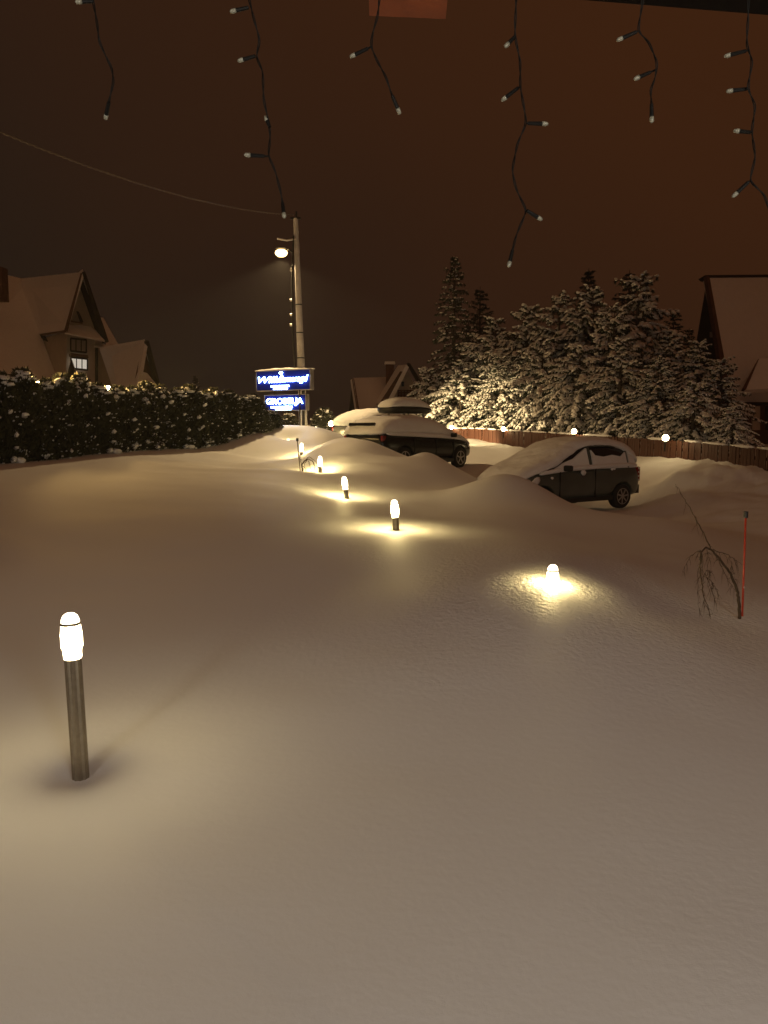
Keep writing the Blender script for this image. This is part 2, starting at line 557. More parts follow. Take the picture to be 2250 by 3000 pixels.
def window(parent, x0, x1, y0, y1, d0, d1, cols, material, frame_w=0.07, skew=0.0, lab=None):
    """window on a wall seen from pixel x0..x1; d0,d1 the depths at the two ends"""
    A, B = at(x0, y0, d0 - .05), at(x1, y0 + skew, d1 - .05)
    C, D = at(x1, y1 + skew, d1 - .05), at(x0, y1, d0 - .05)
    fr = MB()
    def bar(p, q, w):
        fr.tube([p, q], w / 2, 4)
    for p, q in ((A, B), (B, C), (C, D), (D, A)):
        bar(p, q, frame_w * 1.5)
    for k in range(1, cols):
        t = k / cols
        bar(A.lerp(B, t), D.lerp(C, t), frame_w)
    w = fr.build('window', M['darkwood'], parent, world=True)
    if lab:
        w['label'] = lab
    g = 0.012
    for k in range(cols):
        t0, t1 = k / cols + 0.02, (k + 1) / cols - 0.02
        P = [A.lerp(B, t0), A.lerp(B, t1), D.lerp(C, t1), D.lerp(C, t0)]
        P = [p + Vector((0, .04, 0)) for p in P]
        MB().slab(P, (0, .03, 0)).build('pane', material, w, world=True)
    return w


def house_left():
    c = at(200, 1200, 62)
    h = thing('guesthouse', 'big steep roofed guesthouse with one lit window behind the left hedge', 'house', (c.x, c.y, 1.0))
    sn, dk, pl = M['snow'], M['darkwood'], M['plaster']
    # main roof slope (snow) with its wall behind
    panel('roof', [(-260, 805, 62), (6, 803, 69), (67, 818, 71), (108, 980, 67.2), (190, 1150, 61.5), (-260, 1150, 52)], .35, sn, h)
    # cross wing
    panel('roof', [(240, 797, 59.4), (60, 816, 70.5), (106, 979, 66.8), (190, 967, 58.8)], .22, sn, h)
    P = polyq([(242, 797, 59.4), (313, 1003, 61.4)])
    back = Vector((-5.2, 8.2, 0))
    MB().slab([P[0], P[1], P[1] + back, P[0] + back], (0, 0, .22)).build('roof', M['snow'], h, world=True)
    panel('verge_board', [(240, 797, 59.36), (246, 797, 59.36), (316, 1003, 61.3), (300, 1006, 61.3)], .25, M['darkwood'], h)
    panel('verge_board', [(240, 800, 59.36), (236, 800, 59.36), (188, 967, 58.7), (195, 970, 58.75)], .2, M['wood'], h)
    panel('soffit', [(243, 806, 59.9), (234, 842, 60.9), (276, 962, 61.9), (311, 1003, 61.5)], .06, M['darkwood'], h)
    panel('wall', [(232, 838, 60.9), (278, 962, 61.9), (278, 1150, 61.9), (192, 1150, 60.1), (196, 972, 60.1)], .3, pl, h)
    panel('wall', [(193, 972, 60.2), (193, 1150, 60.2), (150, 1150, 64), (128, 990, 66)], .3, pl, h)
    panel('pent_roof', [(198, 946, 60.4), (266, 957, 61.4), (308, 998, 60.9), (190, 974, 58.9)], .14, sn, h)
    panel('verge_board', [(108, 980, 66.9), (190, 967, 58.7), (190, 972, 58.7), (112, 986, 66.9)], .1, M['wood'], h)
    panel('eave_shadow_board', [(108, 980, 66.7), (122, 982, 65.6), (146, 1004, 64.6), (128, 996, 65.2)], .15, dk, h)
    # attic triangle window with its hood
    panel('attic_window', [(222, 920, 60.4), (234, 944, 60.6), (211, 940, 60.2)], .05, M['glass_dim'], h)
    panel('hood', [(223, 912, 60.2), (228, 914, 60.2), (242, 944, 60.4), (234, 944, 60.4)], .15, dk, h)
    panel('sill_board', [(205, 938, 60.1), (242, 944, 60.4), (242, 949, 60.4), (205, 943, 60.1)], .1, M['wood'], h)
    window(h, 207, 253, 991, 1028, 59.95, 61.0, 3, M['glass_dim'], .10, 5, 'dim upper window with three panes')
    panel('window_box', [(207, 1034, 59.8), (257, 1040, 60.9), (260, 1048, 60.9), (207, 1042, 59.8)], .25, M['wood'], h)
    window(h, 208, 256, 1047, 1079, 59.95, 61.0, 3, M['glass_lit'], .10, 5, 'lit white window with three panes')
    # small porch gable in front
    panel('porch_gable', [(208, 1053, 58.6), (234, 1128, 58.6), (188, 1128, 58.6)], .2, dk, h)
    # chimney cut by the frame
    P = at(-8, 800, 63)
    MB().box((P.x, P.y, P.z - 0.9), (1.2, 1.0, 2.6)).build('chimney', M['brick'], h, world=True)
    # wing behind on the right
    panel('roof', [(290, 930, 66), (300, 930, 66), (347, 1014, 66), (312, 1014, 65)], .25, sn, h)
    panel('wall', [(278, 1010, 64), (335, 1010, 64), (350, 1150, 64), (278, 1150, 64)], .3, pl, h)
    panel('pent_roof', [(276, 1006, 63), (345, 1013, 63), (335, 1019, 61.5), (276, 1014, 61.5)], .1, sn, h)
    MB().tube([at(283, 1010, 62.6), at(283, 1160, 62.6)], .12, 6).build('downpipe', M['dark'], h, world=True)
    h2 = thing('annexe_house', 'low house with dark gable right of the lit guesthouse window', 'house', (at(380, 1200, 57).x, 57, 1.0))
    panel('roof', [(322, 1014, 60), (424, 1003, 55), (408, 1100, 53.5), (398, 1150, 53.2), (345, 1150, 56)], .25, sn, h2)
    panel('verge_board', [(422, 1001, 54.9), (430, 1003, 54.9), (466, 1140, 56.4), (452, 1140, 56.4)], .4, dk, h2)
    panel('gable_wall', [(425, 1012, 55.5), (455, 1150, 56.5), (398, 1150, 53.7), (409, 1090, 54.0)], .25, M['wood'], h2)
    panel('pent_roof', [(410, 1088, 53.3), (432, 1094, 54), (458, 1126, 55.2), (404, 1128, 53.0)], .12, sn, h2)
    P = polyq([(424, 1003, 55), (466, 1140, 56.4)])
    MB().slab([P[0], P[1], P[1] + Vector((-5, 5, 0)), P[0] + Vector((-5, 5, 0))], (0, 0, .2)).build('roof', M['snow'], h2, world=True)


def house_mid():
    h = thing('chalet', 'small snowy chalet with chimney and balcony between sign and spruces', 'house', (at(1120, 1210, 52).x, 52, 1.2))
    sn, dk, pl = M['snow'], M['darkwood'], M['plaster']
    panel('roof', [(1034, 1107, 51), (1150, 1104, 56), (1150, 1225, 52), (1052, 1225, 48)], .25, sn, h)
    panel('verge_board', [(1031, 1108, 51), (1037, 1108, 51), (1057, 1225, 48), (1049, 1225, 48)], .3, M['wood'], h)
    panel('gable_wall', [(1032, 1112, 51.5), (1050, 1225, 48.6), (1020, 1225, 52.5)], .25, dk, h)
    panel('roof', [(1192, 1068, 49), (1166, 1070, 53), (1098, 1182, 52), (1116, 1184, 49)], .2, sn, h)
    panel('verge_board', [(1172, 1088, 48.9), (1180, 1088, 48.9), (1136, 1176, 48.9), (1115, 1176, 48.9)], .15, M['wood'], h)
    panel('roof', [(1190, 1068, 48.5), (1198, 1076, 48.5), (1148, 1176, 48.3), (1134, 1176, 48.3)], .2, sn, h)
    panel('roof', [(1192, 1068, 48.6), (1200, 1070, 48.6), (1262, 1168, 49.5), (1250, 1172, 49.5)], .3, dk, h)
    panel('gable_wall', [(1190, 1086, 49.3), (1236, 1160, 49.5), (1236, 1225, 49.5), (1144, 1225, 49.3), (1144, 1160, 49.3)], .25, pl, h)
    panel('base_wall', [(1144, 1163, 48.2), (1240, 1163, 48.4), (1240, 1225, 48.4), (1144, 1225, 48.2)], .2, M['snow'], h)
    bal = MB()
    for k in range(4):
        bal.tube([at(1166, 1144 + 5 * k, 48.0), at(1212, 1145 + 5 * k, 48.2)], .04, 4)
    for k in range(6):
        bal.tube([at(1166 + 9.2 * k, 1142, 48.0), at(1166 + 9.2 * k, 1163, 48.0)], .035, 4)
    bal.build('balcony', M['fencewood'], h, world=True)
    panel('window', [(1176, 1118, 49.2), (1184, 1118, 49.2), (1184, 1132, 49.2), (1176, 1132, 49.2)], .05, M['glass_dark'], h)
    panel('window', [(1190, 1170, 48.1), (1205, 1170, 48.1), (1205, 1182, 48.1), (1190, 1182, 48.1)], .05, M['glass_dark'], h)
    a = at(1142, 1092, 54)
    ch = MB().box((a.x, a.y, a.z - .2), (.55, .55, 1.5)).build('chimney', M['brick'], h, world=True)
    MB().box((a.x, a.y, a.z + .6), (.75, .75, .1)).box((a.x, a.y, a.z + .70), (.7, .7, .1)).build('chimney_cap', M['snow'], ch, world=True)


def house_right():
    c = at(2200, 1290, 40)
    h = thing('wooden_house', 'tall dark gabled house with snowy roof at the right edge', 'house', (c.x, c.y, 1.0))
    sn, dk = M['snow'], M['darkwood']
    panel('roof', [(2076, 812, 38), (2480, 808, 46), (2480, 1180, 43.5), (2300, 1180, 40), (2144, 1180, 35.8), (2140, 1155, 35.9)], .3, sn, h)
    panel('ridge_board', [(2066, 806, 37.9), (2480, 802, 46), (2480, 809, 45.9), (2074, 813, 37.9)], .4, dk, h)
    panel('verge_board', [(2070, 806, 37.8), (2079, 812, 37.8), (2146, 1180, 35.6), (2130, 1180, 35.6)], .25, M['wood'], h)
    panel('gable_wall', [(2072, 812, 38.6), (2136, 1180, 36.4), (2010, 1180, 41.2)], .3, dk, h)
    panel('window', [(2079, 972, 38.2), (2098, 974, 37.9), (2098, 990, 37.9), (2079, 988, 38.2)], .06, M['glass_dim'], h)
    panel('downpipe_snow', [(2122, 1105, 36.0), (2127, 1105, 36.0), (2131, 1133, 36.0), (2126, 1133, 36.0)], .1, sn, h)
    # dormer edge on the roof slope
    panel('dormer_board', [(2221, 1052, 36.9), (2230, 1052, 36.9), (2186, 1140, 35.8), (2176, 1138, 35.8)], .3, M['wood'], h)
    panel('dormer_roof', [(2226, 1050, 36.8), (2420, 1045, 38.5), (2420, 1130, 37.0), (2186, 1142, 35.7)], .25, sn, h)
    panel('eave_board', [(2144, 1178, 35.6), (2480, 1178, 42), (2480, 1188, 42), (2144, 1186, 35.6)], .2, dk, h)
    panel('wall', [(2120, 1180, 36.8), (2480, 1180, 43), (2480, 1330, 43), (2120, 1330, 36.8)], .3, M['wood'], h)
    for x in (2165, 2205, 2245):
        panel('shutter', [(x, 1190, 36.2), (x + 22, 1190, 36.4), (x + 22, 1260, 36.4), (x, 1260, 36.2)], .06, M['plaster'] if x == 2205 else dk, h)


house_left()
house_mid()
house_right()


# ------------------------------------------------------------------ conifers
_ico = None
def blob_template():
    """octahedron subdivided once, 18 verts 32 tris"""
    v = [(1, 0, 0), (-1, 0, 0), (0, 1, 0), (0, -1, 0), (0, 0, 1), (0, 0, -1)]
    f = [(0, 2, 4), (2, 1, 4), (1, 3, 4), (3, 0, 4), (2, 0, 5), (1, 2, 5), (3, 1, 5), (0, 3, 5)]
    v = [Vector(p) for p in v]
    cache = {}
    def mid(a, b):
        k = (min(a, b), max(a, b))
        if k not in cache:
            v.append(((v[a] + v[b]) / 2).normalized()); cache[k] = len(v) - 1
        return cache[k]
    nf = []
    for a, b, c in f:
        ab, bc, ca = mid(a, b), mid(b, c), mid(c, a)
        nf += [(a, ab, ca), (ab, b, bc), (ca, bc, c), (ab, bc, ca)]
    return np.array([tuple(p) for p in v]), np.array(nf)
BV, BF = blob_template()


def blobs_mesh(name, frames, material, rng, jit=0.22):
    """frames: list of (center, ax, ay, az) numpy vectors (already scaled)"""
    n = len(frames)
    C = np.array([f[0] for f in frames]); A = np.array([f[1] for f in frames])
    B = np.array([f[2] for f in frames]); D = np.array([f[3] for f in frames])
    nv = len(BV)
    jitv = 1 + (rng.random((n, nv)) - 0.5) * 2 * jit
    V = C[:, None, :] + (BV[None, :, 0:1] * A[:, None, :] + BV[None, :, 1:2] * B[:, None, :] + BV[None, :, 2:3] * D[:, None, :]) * jitv[:, :, None]
    Fc = (BF[None] + (np.arange(n) * nv)[:, None, None]).reshape(-1, 3)
    return np_mesh(name, V.reshape(-1, 3), Fc, material, True)


def np_mesh(name, V, Fc, material, smooth=False):
    k = Fc.shape[1]
    me = bpy.data.meshes.new(name)
    me.vertices.add(len(V)); me.vertices.foreach_set('co', V.astype(np.float32).ravel())
    me.loops.add(Fc.size); me.loops.foreach_set('vertex_index', Fc.astype(np.int32).ravel())
    me.polygons.add(len(Fc))
    me.polygons.foreach_set('loop_start', np.arange(0, Fc.size, k, dtype=np.int32))
    me.polygons.foreach_set('loop_total', np.full(len(Fc), k, dtype=np.int32))
    if smooth:
        me.polygons.foreach_set('use_smooth', np.ones(len(Fc), bool))
    me.materials.append(material)
    me.update(calc_edges=True)
    return me


def spruce_meshes(seed, H, Rb, snowy=1.15, dens=1.0, droop=1.0, fat=1.0):
    rng = np.random.default_rng(seed)
    frames, tri = [], []
    V, Fq = [], []
    br = MB()
    def needle(p, d, l, w):
        d = d / (np.linalg.norm(d) + 1e-9)
        s = np.cross(d, rng.normal(size=3)); s /= np.linalg.norm(s) + 1e-9
        i = len(V)
        V.extend([p - s * w * .3, p + d * l * .5 - s * w, p + d * l, p + d * l * .5 + s * w])
        Fq.append((i, i + 1, i + 2, i + 3))
    z = 0.25
    step = (0.20 if fat == 1 else 0.25) / dens
    while z < H * 0.985:
        t = z / H
        L = Rb * (1 - t) ** (0.8 if fat == 1.0 else 0.55) + 0.10
        L *= 1 + .22 * math.sin(z * 2.3 + seed) * (fat > 1)
        nb = int(rng.integers(5, 8)) if t < .8 else 4
        a0 = rng.random() * 6.28
        for k in range(nb):
            if fat > 1 and rng.random() < .10:
                continue
            a = a0 + k * 6.283 / nb + rng.normal() * .25
            l = L * rng.uniform(.60, 1.22)
            el = (0.15 + 0.75 * t ** 2) * rng.uniform(.6, 1.3)
            dirh = np.array([math.cos(a), math.sin(a), 0])
            side = np.array([-math.sin(a), math.cos(a), 0])
            base = np.array([0, 0, z])
            pts = []
            ns = max(3, int(l / 0.17))
            for i in range(ns + 1):
                s = i / ns
                r = l * s
                pts.append(base + dirh * r + np.array([0, 0, r * el - droop * (0.30 + .25 * (1 - t)) * l * s ** 2]) + side * rng.normal() * .015)
            br.tube([Vector(p) for p in pts[::2] + ([pts[-1]] if ns % 2 else [])], [0.02 * (1 - .8 * q / max(1, len(pts[::2]))) + .003 for q in range(len(pts[::2]) + (1 if ns % 2 else 0))], 3, cap=False)
            for i in range(1, ns + 1):
                s = i / ns
                if s < 0.28 and l > .6:
                    continue
                p = pts[i]
                if fat > 1 and s > .3 and rng.random() < .85:
                    tg = pts[i] - pts[i - 1]; tg /= np.linalg.norm(tg) + 1e-9
                    k_ = rng.uniform(.7, 1.2) * (1.1 - .45 * s)
                    frames.append((p + np.array([0, 0, .035]), tg * .14 * k_, side * .10 * k_, np.array([0, 0, .055 * k_])))
                tang = pts[i] - pts[i - 1]; tang /= np.linalg.norm(tang) + 1e-9
                tl = (0.32 * (1 - s) ** .5 + 0.10) * min(1, l) * rng.uniform(.7, 1.2)
                for sg in (-1, 1, 0):
                    if sg == 0 and rng.random() < .4 and i < ns:
                        continue
                    d = tang * (.75 if sg else 1.0) + side * sg * rng.uniform(.6, 1.0) + np.array([0, 0, -(rng.uniform(.1, .6) if fat == 1 else rng.uniform(.3, 1.5)) * droop])
                    d /= np.linalg.norm(d)
                    ll = tl if sg else tl * .6
                    c = p + d * ll * .55
                    # hanging needles under the twig
                    for q in range(4):
                        needle(p + d * ll * rng.uniform(.1, .95), d * .8 + np.array([0, 0, -rng.uniform(.3, 1.1)]) + rng.normal(size=3) * .35, rng.uniform(.09, .19), .018)
                    needle(p, d, ll * 1.35, .03)
                    if rng.random() < (.80 if fat == 1 else .60) * snowy:
                        up = np.array([0, 0, 1.]) - d * d[2]; up /= np.linalg.norm(up)
                        ay = np.cross(up, d)
                        vv = rng.uniform(.6, 1.25)
                        w = rng.uniform(.035, .065) * fat * vv
                        th = rng.uniform(.022, .045) * fat * vv
                        frames.append((c + up * (th * .6), d * ll * rng.uniform(.38, .6), ay * w, up * th))
        z += step * rng.uniform(.8, 1.25) * (1 if t < .7 else .8)
    crown = np_mesh('crown', np.array(V), np.array(Fq), M['needles'])
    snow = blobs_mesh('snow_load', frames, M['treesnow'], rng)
    tr = MB().tube([(0, 0, -.4), (0, 0, H * .5), (0, 0, H)], [.06 + H * .012, .05 + H * .006, .012], 8)
    tr.add(br.v, br.f)
    me = bpy.data.meshes.new('trunk')
    me.from_pydata(tr.v, [], tr.f); me.materials.append(M['bark']); me.update()
    return crown, snow, me, H


def put_tree(meshes, name, label, cat, x, y, z, Hreal, rz, wscale=1.0, group=None, snow=True):
    crown, snowm, trunk, H = meshes
    s = Hreal / H
    t = thing(name, label, cat, (x, y, z), rz, group)
    t.scale = (s * wscale, s * wscale, s)
    for nm, me in (('trunk', trunk), ('crown', crown), ('snow_load', snowm)):
        if nm == 'snow_load' and not snow:
            continue
        o = bpy.data.objects.new(nm, me)
        COL.objects.link(o)
        o.parent = t
        if nm != 'trunk':
            o['kind'] = 'stuff'
    return t


SPR = [spruce_meshes(11, 6.0, 2.3, fat=1.5), spruce_meshes(12, 6.0, 2.1, droop=1.3, fat=1.6), spruce_meshes(13, 6.0, 2.5, droop=1.0, fat=1.5), spruce_meshes(14, 5.0, 2.5, droop=1.35, fat=1.7)]
SPT = spruce_meshes(21, 9.0, 1.75, snowy=.55, dens=.8)
SPD = spruce_meshes(22, 8.0, 1.7, snowy=.12, dens=.7)

trees = [  # px top, py top, depth, variant, width, label
    (1332, 752, 40.5, 'T', 1.00, 'tallest narrow spruce, at the left end of the snowy tree group'),
    (1407, 840, 47.0, 'D', 1.0, 'dark bare topped spruce just right of the tallest spruce'),
    (1452, 935, 39.0, 0, 1.15, 'snowy spruce directly right of and behind the tallest spruce'),
    (1545, 905, 37.5, 1, 1.2, 'snowy spruce left of the middle gap in the tree group'),
    (1640, 885, 36.0, 2, 1.1, 'tall snowy spruce above the second fence globe from the right'),
    (1740, 850, 35.0, 0, 1.15, 'tall snowy spruce in the middle of the tree group'),
    (1872, 815, 34.0, 1, 1.2, 'highest spruce of the right half of the snowy group'),
    (1800, 905, 31.0, 2, 1.0, 'snowy spruce in front of the highest right hand spruces'),
    (1590, 1000, 33.8, 3, 1.05, 'broad snowy spruce behind the fence between the two middle globes'),
    (1960, 985, 31.0, 0, 1.1, 'snowy spruce right of the highest right hand spruce'),
    (2050, 1005, 28.5, 1, 1.1, 'slumping snowy spruce in front of the dark gabled house'),
    (2115, 1060, 26.0, 2, 1.15, 'snowy spruce at the corner of the dark gabled house'),
    (1255, 1075, 40.5, 3, 1.0, 'low snowy spruce beside the chalet balcony'),
    (1350, 1060, 38.3, 3, 1.3, 'bushy lamplit spruce above the leftmost fence globe'),
    (1470, 1045, 35.6, 2, 1.2, 'lamplit snowy spruce above the second fence globe from the left'),
    (1700, 1010, 30.0, 3, 1.15, 'snowy spruce right behind the fence at the third globe'),
    (1820, 1000, 28.0, 1, 1.2, 'snowy spruce behind the fence between the two right globes'),
    (1930, 1060, 25.8, 2, 1.2, 'snowy spruce directly behind the rightmost fence globe'),
    (2035, 1120, 24.0, 3, 1.25, 'low heavily laden spruce right of the rightmost fence globe'),
    (2150, 1190, 22.5, 3, 1.1, 'lowest dim spruce under the eave of the dark gabled house'),
    (1725, 785, 56.0, 'D', 1.0, 'dark distant spruce tip above the middle of the group'),
    (1845, 790, 57.0, 'D', 1.0, 'dark distant spruce tip above the highest right spruce'),
    (1975, 905, 52.0, 'D', 1.1, 'dark distant spruce between snowy group and gabled house'),
    (2020, 960, 50.0, 'D', 1.0, 'dark distant spruce hard against the gable edge'),
    (572, 1098, 62.0, 'D', 1.0, 'small dark distant conifer above the hedge left of the sign'),
]
for i, (px, py, d, var, ws, lab) in enumerate(trees):
    top = at(px, py, d)
    zb = gz(top.x, d) - 0.25
    ms = SPT if var == 'T' else SPD if var == 'D' else SPR[var]
    put_tree(ms, 'spruce_tree', lab, 'tree', top.x, d, zb, top.z - zb, (i * 2.39996) % 6.283,
             ws * (1.0 if var in ('T', 'D') else 1.0), 'spruces around the car park')


# ------------------------------------------------------------------ thuja hedge
def thuja_meshes(seed, H=2.0, Rr=0.42, narrow=0.6):
    rng = np.random.default_rng(seed)
    V, Fq, frames = [], [], []
    n = 1500
    for i in range(n):
        t = rng.random() ** .9
        z = t * H
        prof = Rr * (1 - max(0, (t - .50) / .50) ** 1.7 * (1 - .12)) * (0.85 + .15 * min(1, t * 6))
        a = rng.random() * 6.283
        r = prof * (0.72 + .30 * rng.random()) * (1 + .16 * math.sin(a * 3 + seed + z * 5))
        p = np.array([r * math.cos(a), r * math.sin(a), z])
        out = np.array([math.cos(a), math.sin(a), 0])
        for q in range(3):
            d = out * rng.uniform(.2, .8) + np.array([0, 0, rng.uniform(.4, 1.2)]) + rng.normal(size=3) * .35
            d /= np.linalg.norm(d)
            s = np.cross(d, rng.normal(size=3)); s /= np.linalg.norm(s)
            l, w = rng.uniform(.08, .20), rng.uniform(.015, .035)
            k = len(V)
            V.extend([p - s * w * .4, p + d * l * .5 - s * w, p + d * l, p + d * l * .5 + s * w])
            Fq.append((k, k + 1, k + 2, k + 3))
        pr = .11 + (.26 if t > .88 else 0) + (.13 if t < .14 else 0) + (.07 if t > .7 else 0)
        if rng.random() < pr:
            big = rng.random() < .08
            w = rng.uniform(.05, .09) if big else rng.uniform(.010, .034)
            frames.append((p + out * .03 + np.array([0, 0, w * .4]), out * w * rng.uniform(.8, 1.5), np.array([-out[1], out[0], 0]) * w * rng.uniform(.6, 1.4),
                           np.array([out[0] * w * .3, out[1] * w * .3, w * rng.uniform(.6, 1.2)])))
    for i in range(16):
        a = rng.random() * 6.283; r = Rr * .5 * rng.random()
        w = rng.uniform(.04, .11)
        frames.append((np.array([r * math.cos(a), r * math.sin(a), H * rng.uniform(.93, 1.0)]), np.array([w * 1.3, 0, 0]), np.array([0, w * 1.1, 0]), np.array([0, 0, w * .55])))
    tr = MB().tube([(0, 0, -.3), (0, 0, H * .9)], [.04, .015], 6)
    core = MB().lathe([(Rr * .55, -.1), (Rr * .68, .3), (Rr * .68, H * .55), (Rr * .4, H * .82), (.03, H * .95)], 12)
    tr.add(core.v, core.f)
    me = bpy.data.meshes.new('trunk'); me.from_pydata(tr.v, [], tr.f); me.materials.append(M['thuja']); me.update()
    return np_mesh('crown', np.array(V), np.array(Fq), M['thuja']), blobs_mesh('snow_load', frames, M['snow'], rng, .25), me, H


THU = [thuja_meshes(s) for s in (31, 32, 33, 34, 35)]
ha, hb = Vector((at(0, 1355, 16.8).x - 1.6, 14.6, 0)), Vector((at(800, 1290, 24.4).x, 24.4, 0))
NH = 25
rngh = random.Random(5)
ORD = ['nearest the blue sign', 'second', 'third', 'fourth', 'fifth', 'sixth', 'seventh', 'eighth', 'ninth', 'tenth', 'eleventh', 'twelfth',
       'thirteenth', 'fourteenth', 'fifteenth', 'sixteenth', 'seventeenth', 'eighteenth', 'nineteenth', 'twentieth', 'twenty-first',
       'twenty-second', 'twenty-third', 'twenty-fourth', 'twenty-fifth']
tops = {0: 1190, 1: 1150, 2: 1165, 3: 1150}
for i in range(NH):
    t = 1 - i / (NH - 1)
    p = ha.lerp(hb, t)
    p.x += rngh.uniform(-.06, .06); p.y += rngh.uniform(-.06, .06)
    px = 1125 + F * p.x / p.y
    # pixel line of the hedge top in the photo
    pyt = 1105 + (px / 740) * 62 if px < 740 else 1165
    if px > 765:
        pyt = 1222
    ztop = at(px, pyt, p.y).z + rngh.uniform(-.04, .16)
    zb = gz(p.x, p.y) - .05
    lab = ('snow dusted thuja column of the left hedge, ' + (ORD[i] if i == 0 else ORD[i] + ' from the sign end'))
    put_tree(THU[(i * 3) % 5], 'thuja_shrub', lab, 'hedge shrub', p.x, p.y, zb, ztop - zb, rngh.random() * 6.28,
             (2.0 / max(.8, ztop - zb)) * rngh.uniform(.9, 1.1), 'thuja columns of the left hedge')

# snowy bushes by the pole and the sign
for (px, pyt, d, ws, lab) in [(950, 1200, 31, 1.7, 'round snowy bush just right of the concrete pole'),
                              (848, 1212, 29.5, 1.6, 'snowy bush behind the posts of the blue sign'),
                              (805, 1222, 30.0, 1.5, 'snowy bush left behind the blue sign')]:
    top = at(px, pyt, d)
    zb = gz(top.x, d) - .1
    put_tree(THU[int(px) % 5], 'garden_bush', lab, 'bush', top.x, d, zb, top.z - zb, px, ws)


# ------------------------------------------------------------------ fence with globe lamps
def fline(t):
    return Vector((36 * (.0879 + .0467 * t), 36 * (1 - .1333 * t), 0))
fence = thing('board_fence', 'long red brown board fence in front of the snowy spruces', 'fence', (fline(1.5).x, fline(1.5).y, 0.9))
board_me = None
def top_z(t):  # height of the fence top along the run
    return float(np.interp(t, [-0.3, 0.5, 3, 4.2], [1.86, 1.84, 1.46, 1.12]))
def build_board(name):
    m = MB()
    m.add([(-.052, -.011, 0), (.052, -.011, 0), (.052, .011, 0), (-.052, .011, 0),
           (-.052, -.011, 1.57), (.052, -.011, 1.57), (.052, .011, 1.57), (-.052, .011, 1.57),
           (-.02, -.011, 1.6), (.02, -.011, 1.6), (.02, .011, 1.6), (-.02, .011, 1.6)],
          [(0, 1, 5, 4), (1, 2, 6, 5), (2, 3, 7, 6), (3, 0, 4, 7), (4, 5, 9, 8), (5, 6, 10, 9), (6, 7, 11, 10), (7, 4, 8, 11), (8, 9, 10, 11), (3, 2, 1, 0)])
    me = bpy.data.meshes.new(name); me.from_pydata(m.v, [], m.f); me.materials.append(M['fencewood']); me.update()
    return me
BM_ = build_board('board')
rf = random.Random(8)
def fence_run(parent, A, B, tzA, tzB, pitch=.122):
    L = (B - A).length
    dirv = (B - A).normalized()
    ang = math.atan2(dirv.y, dirv.x)
    inv = pmat(parent).inverted()
    n = int(L / pitch)
    for i in range(n):
        s = (i + .5) / n
        p = A.lerp(B, s)
        tz = tzA(s) if callable(tzA) else tzA + (tzB - tzA) * s
        o = bpy.data.objects.new('board', BM_)
        COL.objects.link(o); o.parent = parent
        w = Vector((p.x, p.y, tz - 1.6 + rf.uniform(-.012, .012)))
        o.location = inv @ w
        o.rotation_euler = (rf.uniform(-.01, .01), rf.uniform(-.008, .008), ang)
    nrm = Vector((-dirv.y, dirv.x, 0))
    if nrm.y < 0:
        nrm = -nrm
    seg = 12
    for off in (-.25, -1.1):
        m = MB()
        pts = []
        for k in range(seg + 1):
            s = k / seg; p = A.lerp(B, s); tz = tzA(s) if callable(tzA) else tzA + (tzB - tzA) * s
            pts.append(Vector((p.x, p.y, tz + off)) + nrm * .05)
        m.tube(pts, .045, 4).build('rail', M['fencewood'], parent, world=True)
    # snow lying on the top edge, broken in places
    m = MB()
    s = 0
    while s < 1:
        ln = rf.uniform(.4, 1.6) / L
        if rf.random() < .8:
            pts = []; rr = []
            for k in range(5):
                q = min(1, s + ln * k / 4); p = A.lerp(B, q); tz = tzA(q) if callable(tzA) else tzA + (tzB - tzA) * q
                pts.append((p.x, p.y, tz + .012)); rr.append(.012 if k in (0, 4) else rf.uniform(.025, .045))
            m.tube(pts, rr, 6)
        s += ln * 1.1
    o = m.build('snow_cap', M['snow'], parent, smooth=True, world=True); o['kind'] = 'stuff'
T0, T1 = -0.25, 4.15
fence_run(fence, fline(T0), fline(T1), lambda s: top_z(T0 + (T1 - T0) * s), None)
fence2 = thing('board_fence', 'far red brown board fence seen between the blue sign and the parked cars', 'fence', (-1, 37.6, 1.0))
fence_run(fence2, Vector((-7.2, 38.4, 0)), Vector((2.6, 37.5, 0)), 2.02, 1.95, .13)


def globe_lamp(px, py, d, label, r=.088):
    p = at(px, py, d)
    t = thing('globe_lamp', label, 'lamp', p - Vector((0, 0, r + .05)), 0, 'glowing globe lamps along the fences')
    MB().lathe([(.001, .05), (r * .5, .062), (r * .87, .05 + r * .5), (r, .05 + r), (r * .87, .05 + r * 1.5), (r * .5, .05 + r * 1.87), (.001, .05 + 2 * r)], 16).build('globe', M['globe'], t, smooth=True)
    MB().lathe([(.05, -.02), (.055, 0), (.04, .03), (.045, .07)], 12).build('lamp_base', M['dark'], t, smooth=True)
    MB().box((0, .04, -.12), (.035, .035, .22)).build('bracket', M['dark'], t)
    return t
globe_lamp(1323, 1252, 35.7, 'leftmost globe lamp on the fence, right of the black car')
globe_lamp(1475, 1257, 30.9, 'second globe lamp from the left on the fence')
globe_lamp(1682, 1264, 26.1, 'third globe lamp on the fence, above the grey car')
globe_lamp(1950, 1283, 21.3, 'rightmost and nearest globe lamp on the fence')
fl_ = globe_lamp(970, 1241, 30.0, 'globe flood lamp on a post behind the snow covered pale car', .10)
MB().tube([(0, .04, -.2), (0, .04, -1.3)], .03, 6).build('post', M['dark'], fl_)
fd = bpy.data.lights.new('flood_light', 'SPOT')
fd.energy = 8000; fd.color = (1.0, .76, .38); fd.spot_size = R(68); fd.spot_blend = .35; fd.shadow_soft_size = .10
fo = bpy.data.objects.new('flood_light', fd); COL.objects.link(fo); fo.parent = fl_; fo.location = (.16, 0, .15)
